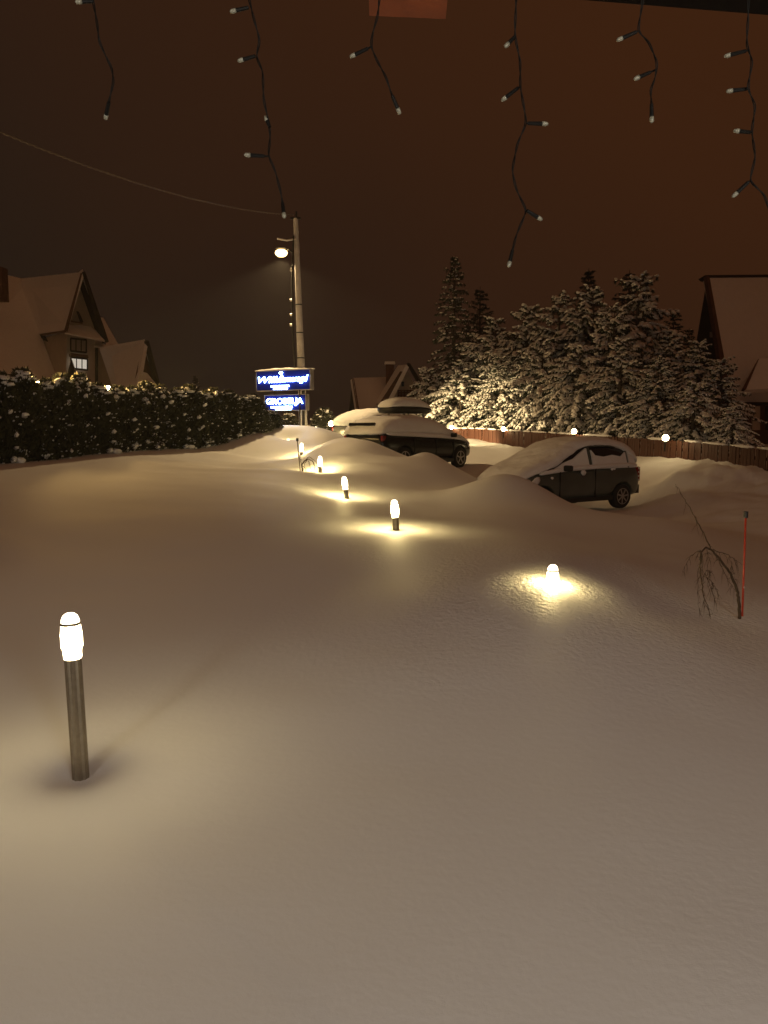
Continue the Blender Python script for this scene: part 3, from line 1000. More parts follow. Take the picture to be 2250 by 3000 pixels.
fo.rotation_euler = Vector((1.0, .95, -.40)).to_track_quat('-Z', 'Y').to_euler()


# ------------------------------------------------------------------ utility pole, street lamp, cables
pb, pt = at(889, 1258, 27), at(866, 640, 27)
pole = thing('utility_pole', 'tapering concrete utility pole behind the blue sign', 'utility pole', (pb.x, pb.y, gz(pb.x, 27) - .1))
zb = gz(pb.x, 27) - .3
def pole_at(z):
    s = (z - pb.z) / (pt.z - pb.z)
    return Vector((pb.x + (pt.x - pb.x) * s, 27, z))
m = MB()
zz = [zb + (pt.z - zb) * k / 8 for k in range(9)]
m.tube([pole_at(z) for z in zz], [.155 - .075 * k / 8 for k in range(9)], 10)
m.build('shaft', M['concrete'], pole, world=True, smooth=False)
for py in (1082, 975, 893, 1049):
    z = at(880, py, 27).z
    c = pole_at(z)
    k = (z - zb) / (pt.z - zb)
    MB().tube([c - Vector((0, 0, .02)), c + Vector((0, 0, .02))], .160 - .075 * k, 12).build('band', M['dark'], pole, world=True)
rod = [at(860, 690, 26.85), at(857, 760, 26.85), at(856, 850, 26.85), at(857, 960, 26.85), at(864, 1080, 26.85)]
MB().tube(rod, .035, 6).build('cable_duct', M['dark'], pole, world=True)
for py in (791, 879, 922, 952):
    c = at(854, py, 26.8)
    MB().tube([c + Vector((-.05, 0, 0)), c + Vector((.02, 0, 0))], .042, 8).build('insulator', M['porcelain'], pole, world=True)
ct = pole_at(pt.z)
MB().box(ct + Vector((.0, 0, .0)), (.34, .10, .07)).box(ct + Vector((0.03, 0, .12)), (.06, .06, .22)).build('top_bracket', M['dark'], pole, world=True)
MB().tube([at(866, 700, 26.9), at(840, 704, 26.7), at(812, 699, 26.5)], .03, 6).build('side_bracket', M['porcelain'], pole, world=True)
# luminaire
lp = at(824, 741, 27.7)
sl = thing('street_lamp', 'glowing warm street lamp head on the concrete pole', 'street lamp', lp)
MB().tube([pole_at(lp.z - .3), (lp + pole_at(lp.z)) / 2 + Vector((0, 0, .05)), lp + Vector((.18, .1, .10))], .028, 8).build('arm', M['dark'], sl, world=True)
hd = MB().lathe([(.02, .20), (.10, .19), (.15, .16), (.155, .145), (.14, .14)], 18)
hd.v = [(x * 1.35, y * 1.0, z) for x, y, z in hd.v]
hd.build('housing', M['dark'], sl, smooth=True)
bw = MB().lathe([(.001, -.10), (.09, -.088), (.15, -.045), (.17, 0), (.15, .045), (.10, .075), (.001, .08)], 18)
bw.v = [(x * 1.3, y * 1.0, z * 1.4) for x, y, z in bw.v]
bw.build('bowl', M['street_glow'], sl, smooth=True)
sp_d = bpy.data.lights.new('street_lamp_light', 'SPOT')
sp_d.energy = 2600; sp_d.color = (1.0, 0.70, 0.33); sp_d.spot_size = R(138); sp_d.spot_blend = .16; sp_d.shadow_soft_size = .14
sp = bpy.data.objects.new('street_lamp_light', sp_d); COL.objects.link(sp)
sp.parent = sl; sp.location = (0.0, 0, -.17)
sp.rotation_euler = (0, 0, 0)


def twisted(A, B, sag, n, r_h, r_w, turns, mb):
    pts = []
    A, B = Vector(A), Vector(B)
    for i in range(n + 1):
        s = i / n
        p = A.lerp(B, s); p.z -= sag * 4 * s * (1 - s)
        pts.append(p)
    t = (B - A).normalized(); a = t.cross(Vector((0, 0, 1))).normalized(); b = t.cross(a)
    for ph in (0, math.pi):
        q = []
        for i, p in enumerate(pts):
            an = 2 * math.pi * turns * i / n + ph
            q.append(p + (a * math.cos(an) + b * math.sin(an)) * r_h)
        mb.tube(q, r_w, 4, cap=False)
cm = MB()
A = at(862, 630, 26.9); B = at(-120, 335, 15.0)
twisted(A, B, .38, 420, .017, .009, 34, cm)
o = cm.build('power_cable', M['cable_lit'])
tag(o, 'twisted overhead cable running from the pole top to the upper left', 'cable')



# ------------------------------------------------------------------ illuminated signs
def sign_frame(pL, pR, dL, dR, h):
    A = at(pL[0], pL[1], dL); B = at(pR[0], pR[1], dR)
    x = (B - A); x.z = 0
    ang = math.atan2(x.y, x.x)
    return A, ang, x.length
A1, ang, w1 = sign_frame((752, 1148), (911, 1142), 26.9, 25.8, 1)
board = thing('light_box_sign', 'blue glowing roadside guesthouse sign with two light boxes on posts', 'sign', (A1.x + math.cos(ang) * w1 / 2, A1.y + math.sin(ang) * w1 / 2, gz(A1.x + .9, 26) - .1), ang)
binv = pmat(board).inverted()
def lz(py, d=26.3): return (binv @ at(830, py, d)).z
HW = w1 / 2
z1b, z1t = lz(1144), lz(1084)
z2b, z2t = lz(1203), lz(1156)
def light_box(x0, x1, zb_, zt_, texts):
    c = ((x0 + x1) / 2, 0, (zb_ + zt_) / 2)
    b = MB().box((c[0], .09, c[2]), (x1 - x0, .18, zt_ - zb_)).build('light_box', M['sign_box'], board)
    MB().box((c[0], -.006, c[2]), (x1 - x0 - .05, .012, zt_ - zb_ - .04)).build('face', M['sign_face'], b)
    fm = MB()
    for zz_ in (zb_ + .01, zt_ - .01):
        fm.box((c[0], -.02, zz_), (x1 - x0 + .01, .02, .02))
    for xx in (x0 + .01, x1 - .01):
        fm.box((xx, -.0215, c[2]), (.02, .02, zt_ - zb_ - .03))
    fm.build('rim', M['sign_box'], b)
    return b
def text_obj(s, size, x, z, parent, shear=0.0, width=None, bold=0.0):
    cu = bpy.data.curves.new('lettering', 'FONT')
    cu.body = s; cu.size = size; cu.shear = shear; cu.align_x = 'CENTER'; cu.extrude = .006; cu.offset = bold
    tmp = bpy.data.objects.new('lettering', cu); COL.objects.link(tmp)
    bpy.context.view_layer.update()
    dg = bpy.context.evaluated_depsgraph_get()
    me = bpy.data.meshes.new_from_object(tmp.evaluated_get(dg))
    bpy.data.objects.remove(tmp)
    me.materials.clear(); me.materials.append(M['letter'])
    xs = [v.co.x for v in me.vertices]
    sx = width / (max(xs) - min(xs)) if width else 1
    o = bpy.data.objects.new('lettering', me); COL.objects.link(o)
    o.parent = parent; o.location = (x, -.055, z); o.rotation_euler = (math.pi / 2, 0, 0); o.scale = (sx, 1, 1)
    return o
def dashes(x0, x1, z, h, parent, seed):
    r_ = random.Random(seed); m = MB(); x = x0
    while x < x1:
        w = r_.uniform(.022, .045)
        m.box((x + w / 2, -.05, z), (w, .012, h * r_.uniform(.8, 1.1)))
        x += w + .008
    return m.build('small_lettering', M['letter'], parent)
b1 = light_box(-HW, HW, z1b, z1t, None)
hgt = z1t - z1b
text_obj('Willa', .30, -HW * .52, z1b + hgt * .40, b1, .32, HW * .86, .003)
text_obj('Szmaragd', .30, HW * .38, z1b + hgt * .42, b1, .32, HW * 1.05, .003)
dm = MB()
s_ = .065; dz = z1b + hgt * .86; dx = 0.0 - .05
dm.slab([(dx - s_ * 1.3, -.045, dz), (dx - s_ * .8, -.045, dz + s_ * .55), (dx + s_ * .8, -.045, dz + s_ * .55), (dx + s_ * 1.3, -.045, dz), (dx, -.045, dz - s_ * 1.3)], (0, -.012, 0))
dm.build('diamond_emblem', M['letter'], b1)
dashes(-HW * .42, HW * .25, z1b + hgt * .22, .055, b1, 1)
dashes(-HW * .33, HW * .17, z1b + hgt * .09, .045, b1, 2)
xl, xr = -HW * .70, HW * .83
b2 = light_box(xl, xr, z2b, z2t, None)
h2_ = z2t - z2b
text_obj('GROBELJA', .27, (xl + xr) / 2, z2b + h2_ * .42, b2, 0, (xr - xl) * .88, .005)
dashes(xl * .62, xr * .42, z2b + h2_ * .22, .065, b2, 3)
dashes(xl * .38, xr * .38, z2b + h2_ * .09, .05, b2, 4)
# snow on the box
sm = MB()
nseg = 12
vs = []; fs = []
for k in range(nseg + 1):
    x = -HW - .02 + (2 * HW + .04) * k / nseg
    hh = .025 + .055 * math.sin(math.pi * min(1, max(0, (k / nseg)) ** .8)) + .01 * math.sin(k * 2.1)
    for (yy, zf) in ((-.05, 0), (-.04, .7), (.09, 1.0), (.22, .7), (.23, 0)):
        vs.append((x, yy, z1t + .002 + hh * zf))
for k in range(nseg):
    for j in range(4):
        a_ = k * 5 + j
        fs.append((a_, a_ + 1, a_ + 6, a_ + 5))
fs += [(0, 1, 2, 3, 4), tuple(nseg * 5 + j for j in (4, 3, 2, 1, 0))]
sm.add(vs, fs); sm.build('snow_cap', M['snow'], board, smooth=True)
for x in (-HW * .46, HW * .58):
    MB().box((x, .235, (z1t - .1 - .1) / 2), (.07, .07, z1t - .1 + .3)).build('post', M['dark'], board)
MB().box((HW * .62, -.04, (z1b) / 2 - .1), (.035, .035, z1b + .2)).build('post', M['dark'], board)


# ------------------------------------------------------------------ bollard lamps
def bollard(px, py, d, label, zhead=None, tilt=(0, 0), head_top=None, scale=1.0):
    g = at(px, py, d)
    z0 = g.z
    t = thing('bollard_lamp', label, 'bollard lamp', (g.x, g.y, z0), 0, 'lit steel bollard lamps in the snow')
    hp = head_top - z0      # height of the lamp top above snow at foot
    b = hp - .232           # post top
    post = MB().lathe([(.040, -.45), (.040, b)], 40, flute=.06, nfl=10).build('post', M['steel'], t, smooth=False)
    MB().lathe([(.0405, b), (.043, b + .004), (.0445, b + .05), (.052, b + .062), (.0515, b + .115), (.047, b + .168), (.040, b + .170)], 20).build('lamp_shade', M['shade'], t, smooth=True)
    MB().lathe([(.008, b + .03), (.02, b + .05), (.026, b + .09), (.026, b + .13), (.010, b + .155)], 12).build('bulb', M['lamp_near' if d < 5 else 'lamp'], t, smooth=True)
    MB().lathe([(.046, b + .1702), (.049, b + .172), (.049, b + .182), (.046, b + .184)], 20).build('ring', M['ringmetal'], t, smooth=True)
    MB().lathe([(.044, b + .1842), (.042, b + .20), (.034, b + .218), (.02, b + .229), (.002, b + .232)], 20).build('dome', M['shade'], t, smooth=True)
    t.rotation_euler = (tilt[0], tilt[1], 0)
    return t
def top_of(px, py, d): return at(px, py, d).z
bollard(236, 2262, 3.73, 'large foreground bollard lamp with its whole steel post showing at the left', head_top=top_of(216, 1799, 3.7), tilt=(0, R(-1.4)))
bollard(1619, 1702, 6.5, 'bollard lamp buried to its dome in the snow at the right', head_top=top_of(1615, 1654, 6.5))
bollard(1160, 1545, 10.0, 'bollard lamp with short post, right in front of the pointed snow mound', head_top=top_of(1150, 1464, 10.0), tilt=(0, R(-4)))
bollard(1015, 1449, 13.8, 'leaning bollard lamp, third from the front on the slope', head_top=top_of(1006, 1396, 13.8), tilt=(0, R(-8)))
bollard(938, 1377, 17.2, 'bollard lamp half sunk in snow behind the small weeping shrub', head_top=top_of(933, 1336, 17.2))
bollard(884, 1331, 20.5, 'bollard lamp half sunk in snow above the thin snow stake', head_top=top_of(881, 1298, 20.5))
bollard(845, 1297, 23.5, 'bollard lamp sunk in the crest of the drift below the sign', head_top=top_of(845, 1286, 23.5))
bollard(925, 1262, 26.0, 'farthest bollard lamp, glowing behind the drift beside the pale car', head_top=top_of(925, 1250, 26.0))


# ------------------------------------------------------------------ cars
def loft(rings, closed_ends=True):
    n = len(rings[0]); v = [p for r in rings for p in r]; f = []
    for i in range(len(rings) - 1):
        for k in range(n):
            f.append((i * n + k, i * n + (k + 1) % n, (i + 1) * n + (k + 1) % n, (i + 1) * n + k))
    if closed_ends:
        f.append(tuple(range(n))[::-1]); f.append(tuple((len(rings) - 1) * n + k for k in range(n)))
    return v, f


def body_ring(x, zb, zt, w):
    h = zt - zb
    half = [(w * .80, zb), (w * .96, zb + h * .14), (w * 1.0, zb + h * .45), (w * .985, zb + h * .74), (w * .93, zt - h * .06), (w * .80, zt)]
    return [(x, y, z) for y, z in half] + [(x, -y, z) for y, z in half[::-1]]


def cab_ring(x, zb, zt, wb, wt):
    half = [(wb, zb), (wb * .5 + wt * .5 + .012, (zb + zt) / 2), (wt + .01, zt - .06), (wt * .85, zt - .008), (wt * .4, zt)]
    return [(x, y, z) for y, z in half] + [(x, -y, z) for y, z in half[::-1]]


def snow_ring(x, ze, zt, w, seed):
    h = zt - ze
    r_ = random.Random(seed * 31 + int(x * 100))
    half = [(w, ze + r_.uniform(-.015, .015)), (w * 1.01, ze + h * .35), (w * .95, ze + h * .72), (w * .72, ze + h * .93), (w * .35, zt)]
    return [(x, y, z + (r_.uniform(-.012, .012) if i else 0)) for i, (y, z) in enumerate(half)] + [(x, -y, z) for y, z in half[::-1]]


def interp_cab(cab, x):
    xs = [c[0] for c in cab]
    return [float(np.interp(x, xs, [c[k] for c in cab])) for k in (1, 2, 3, 4)]


def make_car(label, cat_label, C, yaw, z, paint, P, pitch=0.0, group='snowed in cars in the car park'):
    c = thing('parked_car', label, 'car', (C[0], C[1], z), yaw, group)
    c.rotation_euler = (0, pitch, yaw)
    v, f = loft([body_ring(*s) for s in P['body']])
    body = MB(); body.add(v, f); body = body.build('body', paint, c, smooth=True)
    ss = body.modifiers.new('smooth', 'SUBSURF'); ss.levels = 2; ss.render_levels = 2
    # wheel arches cut out of the body
    for wx in P['axles']:
        cut = MB().lathe([(P['wr'] + .055, -1.2), (P['wr'] + .055, 1.2)], 28, axis='Y')
        cut.v = [(x + wx, y, zz + P['wr']) for x, y, zz in cut.v]
        bm = bmesh.new()
        me = bpy.data.meshes.new('arch'); me.from_pydata(cut.v, [], cut.f)
        bm.from_mesh(me); bmesh.ops.recalc_face_normals(bm, faces=bm.faces[:]); bm.to_mesh(me); bm.free()
        co = bpy.data.objects.new('arch', me); COL.objects.link(co); co.parent = c
        bo = body.modifiers.new('arch', 'BOOLEAN'); bo.operation = 'DIFFERENCE'; bo.object = co; bo.solver = 'EXACT'
        P.setdefault('_cut', []).append(co)
    bpy.context.view_layer.update()
    dg = bpy.context.evaluated_depsgraph_get()
    me2 = bpy.data.meshes.new_from_object(body.evaluated_get(dg))
    body.modifiers.clear()
    if len(me2.polygons) > 50:
        body.data = me2
    for co in P.pop('_cut'):
        bpy.data.objects.remove(co)
    # dark well behind the wheels and underbody
    MB().box(((P['axles'][0] + P['axles'][1]) / 2, 0, .30), (P['axles'][1] - P['axles'][0] + .3, P['W'] * .74, .22)).build('underbody', M['plastic'], c)
    v, f = loft([cab_ring(*s) for s in P['cab']])
    cab = MB(); cab.add(v, f); cab = cab.build('cabin_glass', M['glass_dark'], c, smooth=True)
    # pillars and roof skin as paint strips
    pm = MB()
    for sg in (-1, 1):
        for px_ in P['pillars']:
            zb_, zt_, wb_, wt_ = interp_cab(P['cab'], px_)
            pm.tube([(px_, sg * (wb_ + .004), zb_), (px_, sg * (wt_ + .014), zt_ - .04)], .032, 6)
        rail = []
        for s in P['cab']:
            rail.append((s[0], sg * (s[4] + .008), s[2] - .03))
        pm.tube(rail, .03, 6)
    pm.build('pillars', paint, c)
    # wheels
    for wx in P['axles']:
        for sg in (-1, 1):
            r = P['wr']
            wh = MB().lathe([(r * .55, -.10), (r * .9, -.105), (r * .98, -.08), (r, 0), (r * .98, .08), (r * .9, .105), (r * .55, .10)], 28, axis='Y')
            w = wh.build('wheel', M['tyre'], c, smooth=True)
            w.location = (wx, sg * (P['W'] / 2 - .115), r)
            rm = MB().lathe([(r * .66, sg * .07), (r * .66, sg * .106), (r * .60, sg * .106), (r * .58, sg * .085), (r * .58, sg * .04)], 28, axis='Y')
            for k in range(P.get('spokes', 7)):
                a = 2 * math.pi * k / P.get('spokes', 7) + .3
                rot = Matrix.Rotation(-a, 3, 'Y')
                rm.box(rot @ Vector((r * .33, sg * .088, 0)), (r * .56, .025, r * .13), rot)
            rm.lathe([(r * .14, sg * .07), (r * .14, sg * .108), (r * .04, sg * .112)], 14, axis='Y')
            rm.build('rim', M['alloy'], w)
            MB().lathe([(r * .57, sg * .0), (r * .57, sg * .05)], 20, axis='Y').build('brake_disc', M['plastic'], w)
    # snow over roof, screens, bonnet
    v, f = loft([snow_ring(*s, seed=int(C[1])) for s in P['snow']])
    sn = MB(); sn.add(v, f); sn = sn.build('snow_cover', M['snow'], c, smooth=True)
    ss = sn.modifiers.new('smooth', 'SUBSURF'); ss.levels = 3; ss.render_levels = 3
    tx_ = bpy.data.textures.get('snow_relief') or bpy.data.textures.new('snow_relief', 'CLOUDS')
    tx_.noise_scale = .28
    dp = sn.modifiers.new('relief', 'DISPLACE'); dp.texture = tx_; dp.strength = .06; dp.mid_level = .5
    # snow clinging to the side windows and shoulder
    for sg in (-1, 1):
        for quad in P['sidesnow']:
            pts = []
            for (x, fr) in quad:
                zb_, zt_, wb_, wt_ = interp_cab(P['cab'], x)
                y = wb_ + (wt_ + .01 - wb_) * fr
                zz_ = zb_ + (zt_ - .04 - zb_) * fr
                pts.append((x, sg * (y + .045), zz_))
            MB().slab(pts, (0, -sg * .05, 0)).build('window_snow', M['snow'], c)
        sh = MB()
        xs = P['shoulder']
        ring = []
        for k in range(len(xs)):
            x, w_, z_, r_ = xs[k]
            ring.append(((x, sg * w_, z_), r_))
        sh.tube([p for p, _ in ring], [r_ for _, r_ in ring], 8)
        o = sh.build('shoulder_snow', M['snow'], c, smooth=True)
        s2 = o.modifiers.new('smooth', 'SUBSURF'); s2.levels = 1; s2.render_levels = 1
        # mirror with its snow
        mx, my, mz = P['mirror']
        mr = MB().box((mx, sg * my, mz), (.12, .19, .13)).build('mirror', M['plastic'], c)
        bv = mr.modifiers.new('round', 'BEVEL'); bv.width = .03; bv.segments = 2
        MB().box((mx + .02, sg * (my - .11), mz - .03), (.05, .1, .05)).build('arm', M['plastic'], mr)
        # handles, door gaps
        for hx in P['handles']:
            MB().box((hx, sg * (P['W'] / 2 + .002), P['hz']), (.19, .035, .03)).build('door_handle', paint, c)
        gm = MB()
        for gx in P['gaps']:
            gm.box((gx, sg * (P['W'] / 2 - .012), (P['hz'] + .12 + .30) / 2 - .02), (.010, .03, P['hz'] - .18))
        gm.build('door_gap', M['plastic'], c)
        MB().box((sum(P['axles']) / 2, sg * (P['W'] / 2 - .02), .27), (P['axles'][1] - P['axles'][0] - 2 * P['wr'] - .12, .06, .09)).build('sill', M['plastic'], c)
        tl = MB()
        tx, ty, tz, th_ = P['tail']
        tl.box((tx, sg * ty, tz), (.16, .10, th_))
        o = tl.build('tail_light', M['redlens'], c)
        bv = o.modifiers.new('round', 'BEVEL'); bv.width = .03; bv.segments = 2
        for k in range(P.get('glints', 0)):  # pale discs set in as the glints on the tail light
            q = (k - (P['glints'] - 1) / 2) / max(1, P['glints'] - 1)
            MB().lathe([(.018, -.012), (.022, 0), (.014, .012)], 10, axis='Y', ).build('glint_disc', M['clearlens'], o,
                matrix=Matrix.Translation((tx - .02, sg * (ty + .05), tz + q * th_ * .8)))
        hx_, hy_, hz_ = P['head']
        o = MB().lathe([(.04, -.06), (.10, -.03), (.115, 0), (.09, .03), (.02, .045)], 14, axis='Y').build('headlight', M['clearlens'], c, smooth=True,
              matrix=Matrix.Translation((hx_, sg * hy_, hz_)) @ Matrix.Rotation(sg * -R(60), 4, 'Z') @ Matrix.Diagonal((1.3, 1, .85, 1)))
    fx = P['body'][-1][0]; rx = P['body'][0][0]
    MB().box((fx - .03, 0, .46), (.10, P['W'] * .52, .14)).build('grille', M['plastic'], c)
    MB().box((rx - .015, 0, P['plate_z']), (.02, .52, .11)).build('number_plate', M['plate'], c)
    MB().box((rx + .03, 0, .42), (.16, P['W'] * .80, .20)).build('bumper', M['plastic'], c)
    return c


hatch = dict(
    W=1.66, wr=.285, axles=(-1.17, 1.22), spokes=7,
    body=[(-1.84, .34, .86, .62), (-1.80, .26, .98, .76), (-1.55, .22, 1.02, .82), (-.9, .20, 1.0, .83), (0, .20, .97, .83), (.7, .20, .95, .83),
          (1.1, .22, .91, .81), (1.5, .25, .83, .76), (1.76, .30, .74, .66), (1.86, .36, .64, .5)],
    cab=[(-1.80, .95, 1.0, .66, .52), (-1.68, .94, 1.28, .72, .58), (-1.45, .94, 1.43, .75, .61), (-.8, .95, 1.49, .77, .63), (-.1, .94, 1.48, .77, .63),
         (.35, .92, 1.36, .76, .62), (.8, .91, 1.14, .74, .62), (1.18, .88, .92, .70, .6)],
    pillars=(-1.38, -.18),
    snow=[(-1.86, .98, 1.04, .60), (-1.80, 1.05, 1.30, .66), (-1.62, 1.08, 1.47, .72), (-1.36, 1.34, 1.60, .69), (-.7, 1.43, 1.67, .68), (-.1, 1.41, 1.65, .68),
          (.3, 1.25, 1.54, .68), (.62, 1.02, 1.40, .72), (.95, .92, 1.23, .77), (1.3, .83, 1.08, .78), (1.62, .72, .97, .72), (1.84, .62, .84, .62), (1.93, .60, .70, .50)],
    sidesnow=[[(-1.34, .0), (-.24, .0), (-.24, .84), (-.34, .60), (-.60, .52), (-.9, .60), (-1.18, .54), (-1.34, .78)],
              [(-.12, .0), (1.0, .02), (.62, .60), (.30, .62), (-.10, .93)],
              [(-1.70, .0), (-1.42, .0), (-1.42, .95), (-1.62, .85)]],
    shoulder=[(-1.78, .68, .99, .035), (-1.5, .78, 1.02, .05), (-.9, .80, 1.01, .055), (-.2, .80, .985, .06), (.5, .80, .965, .06), (1.0, .79, .92, .055), (1.35, .76, .85, .03)],
    mirror=(.66, .93, .98), handles=(-.02,), hz=.86, gaps=(-.28, .78), tail=(-1.74, .70, .78, .34), glints=4,
    head=(1.58, .62, .68), plate_z=.62)

wagon = dict(
    W=1.80, wr=.33, axles=(-1.32, 1.36), spokes=5,
    body=[(-2.26, .40, .90, .70), (-2.20, .30, 1.02, .84), (-1.9, .26, 1.04, .89), (-1.0, .24, 1.02, .90), (0, .24, 1.0, .90), (.9, .24, .98, .90),
          (1.3, .26, .94, .88), (1.8, .30, .87, .83), (2.12, .34, .78, .72), (2.25, .40, .66, .54)],
    cab=[(-2.2, .98, 1.04, .76, .6), (-2.05, .98, 1.28, .80, .64), (-1.85, .98, 1.42, .81, .66), (-1.0, .98, 1.48, .82, .67), (-.1, .98, 1.47, .82, .67),
         (.35, .96, 1.38, .81, .66), (.85, .95, 1.16, .79, .66), (1.25, .92, .96, .76, .66)],
    pillars=(-1.75, -.85, .08),
    snow=[(-2.30, 1.02, 1.10, .70), (-2.22, 1.0, 1.26, .84), (-2.0, 1.0, 1.44, .89), (-1.5, 1.0, 1.57, .90), (-.8, 1.0, 1.62, .90), (-.1, .99, 1.60, .90),
          (.35, .98, 1.52, .90), (.72, .97, 1.37, .90), (1.05, .94, 1.22, .88), (1.45, .88, 1.09, .86), (1.85, .80, .99, .78), (2.14, .70, .88, .68), (2.28, .66, .74, .5)],
    sidesnow=[],
    shoulder=[(-2.1, .78, 1.03, .05), (-1.5, .86, 1.04, .07), (-.6, .88, 1.02, .075), (.2, .88, 1.0, .07), (.9, .87, .98, .07), (1.4, .84, .93, .05), (1.8, .80, .86, .03)],
    mirror=(.82, 1.02, 1.03), handles=(-.72, .22), hz=.88, gaps=(-.9, .12, .98), tail=(-2.14, .76, .90, .17), glints=0,
    head=(1.95, .68, .74), plate_z=.72)


def clone(d): return {k: (list(v) if isinstance(v, list) else v) for k, v in d.items()}
grey = make_car('dark grey three door hatchback half dug out of snow, nearest the camera', 'car', (4.05, 17.8), math.pi + R(33), -.07, M['paint_grey'], clone(hatch))
black = make_car('black estate car with snowy roof box behind the drifts', 'car', (.86, 23.8), R(47), .58, M['paint_black'], clone(wagon), pitch=R(.8))
pale = make_car('snow buried pale estate car behind the black one', 'car', (.30, 27.6), R(47), .90, M['paint_pale'], clone(wagon))
grey.scale = (1.05, 1.02, 1.0)
black.scale = (.98, .98, 1.0)
# clump of snow stuck to the grey door, and on the fender
for (x, z_, s) in ((.10, .87, .09), (-.78, .92, .035), (-.86, .93, .03), (1.02, .78, .04), (1.42, .74, .10), (1.50, .70, .07)):
    for sg in (-1, 1):
        rng = np.random.default_rng(int(x * 100) + 500)
        yy = .83 if x < 1.2 else .80
        me = blobs_mesh('snow_clump', [(np.array([x, sg * yy, z_]), np.array([s, 0, 0]), np.array([0, .03, 0]), np.array([0, 0, s * .9]))], M['snow'], rng, .25)
        o = bpy.data.objects.new('snow_clump', me); COL.objects.link(o); o.parent = grey
# rear wiper glass strip and tailgate dark strip on the black car
MB().box((-2.20, 0.05, 1.30), (.05, 1.05, .085), Matrix.Rotation(R(25), 3, 'Y')).build('rear_window', M['glass_dark'], black)
# roof box of the black car: a thing of its own, lying on the roof bars
rb = thing('roof_box', 'black roof box under a thick cap of snow on the black estate', 'roof box', (0, 0, 0), R(47))
rbw = pmat(black) @ Vector((-.25, .05, 1.68)); rb.location = rbw
bx = []
for (x, w_, zl, zh) in ((-.98, .20, .05, .14), (-.93, .33, .0, .20), (-.6, .40, -.01, .24), (.1, .40, -.01, .24), (.6, .36, 0, .22), (.95, .24, .03, .16), (1.05, .10, .06, .12)):
    half = [(w_ * .8, zl), (w_, zl + (zh - zl) * .35), (w_ * .98, zl + (zh - zl) * .65), (w_ * .8, zh), (w_ * .3, zh + .01)]
    bx.append([(x, y, z) for y, z in half] + [(x, -y, z) for y, z in half[::-1]])
v, f = loft(bx); b_ = MB(); b_.add(v, f); b_ = b_.build('shell', M['plastic'], rb, smooth=True)
bx = []
for (x, w_, zl, zh) in ((-1.0, .20, .16, .19), (-.96, .34, .14, .30), (-.6, .43, .14, .47), (.0, .43, .14, .50), (.5, .40, .14, .42), (.9, .28, .13, .26), (1.06, .12, .12, .15)):
    half = [(w_ * .95, zl), (w_, zl + (zh - zl) * .4), (w_ * .88, zl + (zh - zl) * .8), (w_ * .4, zh)]
    bx.append([(x, y, z) for y, z in half] + [(x, -y, z) for y, z in half[::-1]])
v, f = loft(bx); b_ = MB(); b_.add(v, f); b_ = b_.build('snow_cap', M['snow'], rb, smooth=True)
ss = b_.modifiers.new('smooth', 'SUBSURF'); ss.levels = 2; ss.render_levels = 2
for x in (-.45, .45):
    for sg in (-1, 1):
        MB().box((x, sg * .32, -.09), (.07, .05, .18)).build('clamp', M['sign_box'], rb)


# ------------------------------------------------------------------ bare shrubs, stakes
def wobble(pts, rng, amt, n=6):
    out = []
    for i in range(len(pts) - 1):
        for k in range(n):
            s = k / n
            p = pts[i].lerp(pts[i + 1], s)
            out.append(p + Vector((rng.gauss(0, amt), rng.gauss(0, amt), rng.gauss(0, amt))))
    out.append(pts[-1])
    return out


def px_path(pts, d, rng, spread=.0):
    """path traced at one distance, with a real sideways spread in depth"""
    out = []; off = 0
    for i, (x, y) in enumerate(pts):
        out.append(at(x, y, d + off)); off += rng.uniform(-spread, spread)
    return out


rs = random.Random(44)
D_ = 6.5
w0 = at(2165, 1800, D_)
ws_ = thing('weeping_shrub', 'leafless weeping shrub with arching twigs beside the red stake', 'shrub', w0)
stem = [(2168, 1812), (2164, 1760), (2160, 1730), (2140, 1680), (2110, 1640), (2085, 1612), (2068, 1603), (2055, 1618), (2050, 1640)]
MB().tube(wobble(px_path(stem, D_, rs, .05), rs, .002), [.014 - .009 * i / 48 for i in range(49)], 6).build('trunk', M['twig'], ws_, world=True, smooth=True)
branches = [
    ([(2082, 1608), (2065, 1570), (2040, 1525), (2010, 1470), (1990, 1435), (1978, 1418)], .006),
    ([(2088, 1610), (2130, 1625), (2155, 1640), (2175, 1655)], .004),
    ([(2055, 1612), (2045, 1615), (2022, 1630), (2005, 1660), (1996, 1690)], .0035),
    ([(2055, 1620), (2052, 1680), (2062, 1740), (2078, 1790), (2083, 1816)], .007),
    ([(2053, 1625), (2045, 1680), (2043, 1740), (2050, 1800)], .004),
    ([(2055, 1630), (2060, 1690), (2062, 1760), (2064, 1795)], .003),
    ([(2070, 1690), (2090, 1710), (2103, 1735), (2113, 1755)], .003),
    ([(2066, 1680), (2082, 1720), (2098, 1770), (2104, 1800)], .003),
    ([(2098, 1630), (2118, 1670), (2140, 1710), (2158, 1735)], .0035),
    ([(2140, 1640), (2148, 1670), (2155, 1700)], .0025),
    ([(2070, 1605), (2078, 1630), (2082, 1650)], .0025),
    ([(2068, 1670), (2078, 1672), (2088, 1676)], .002),
]
for pts, r_ in branches:
    P = wobble(px_path(pts, D_ + rs.uniform(-.1, .1), rs, .06), rs, .004)
    MB().tube(P, [r_ * (1 - .75 * i / len(P)) for i in range(len(P))], 5).build('branch', M['twig'], ws_, world=True, smooth=True)
tw = MB()
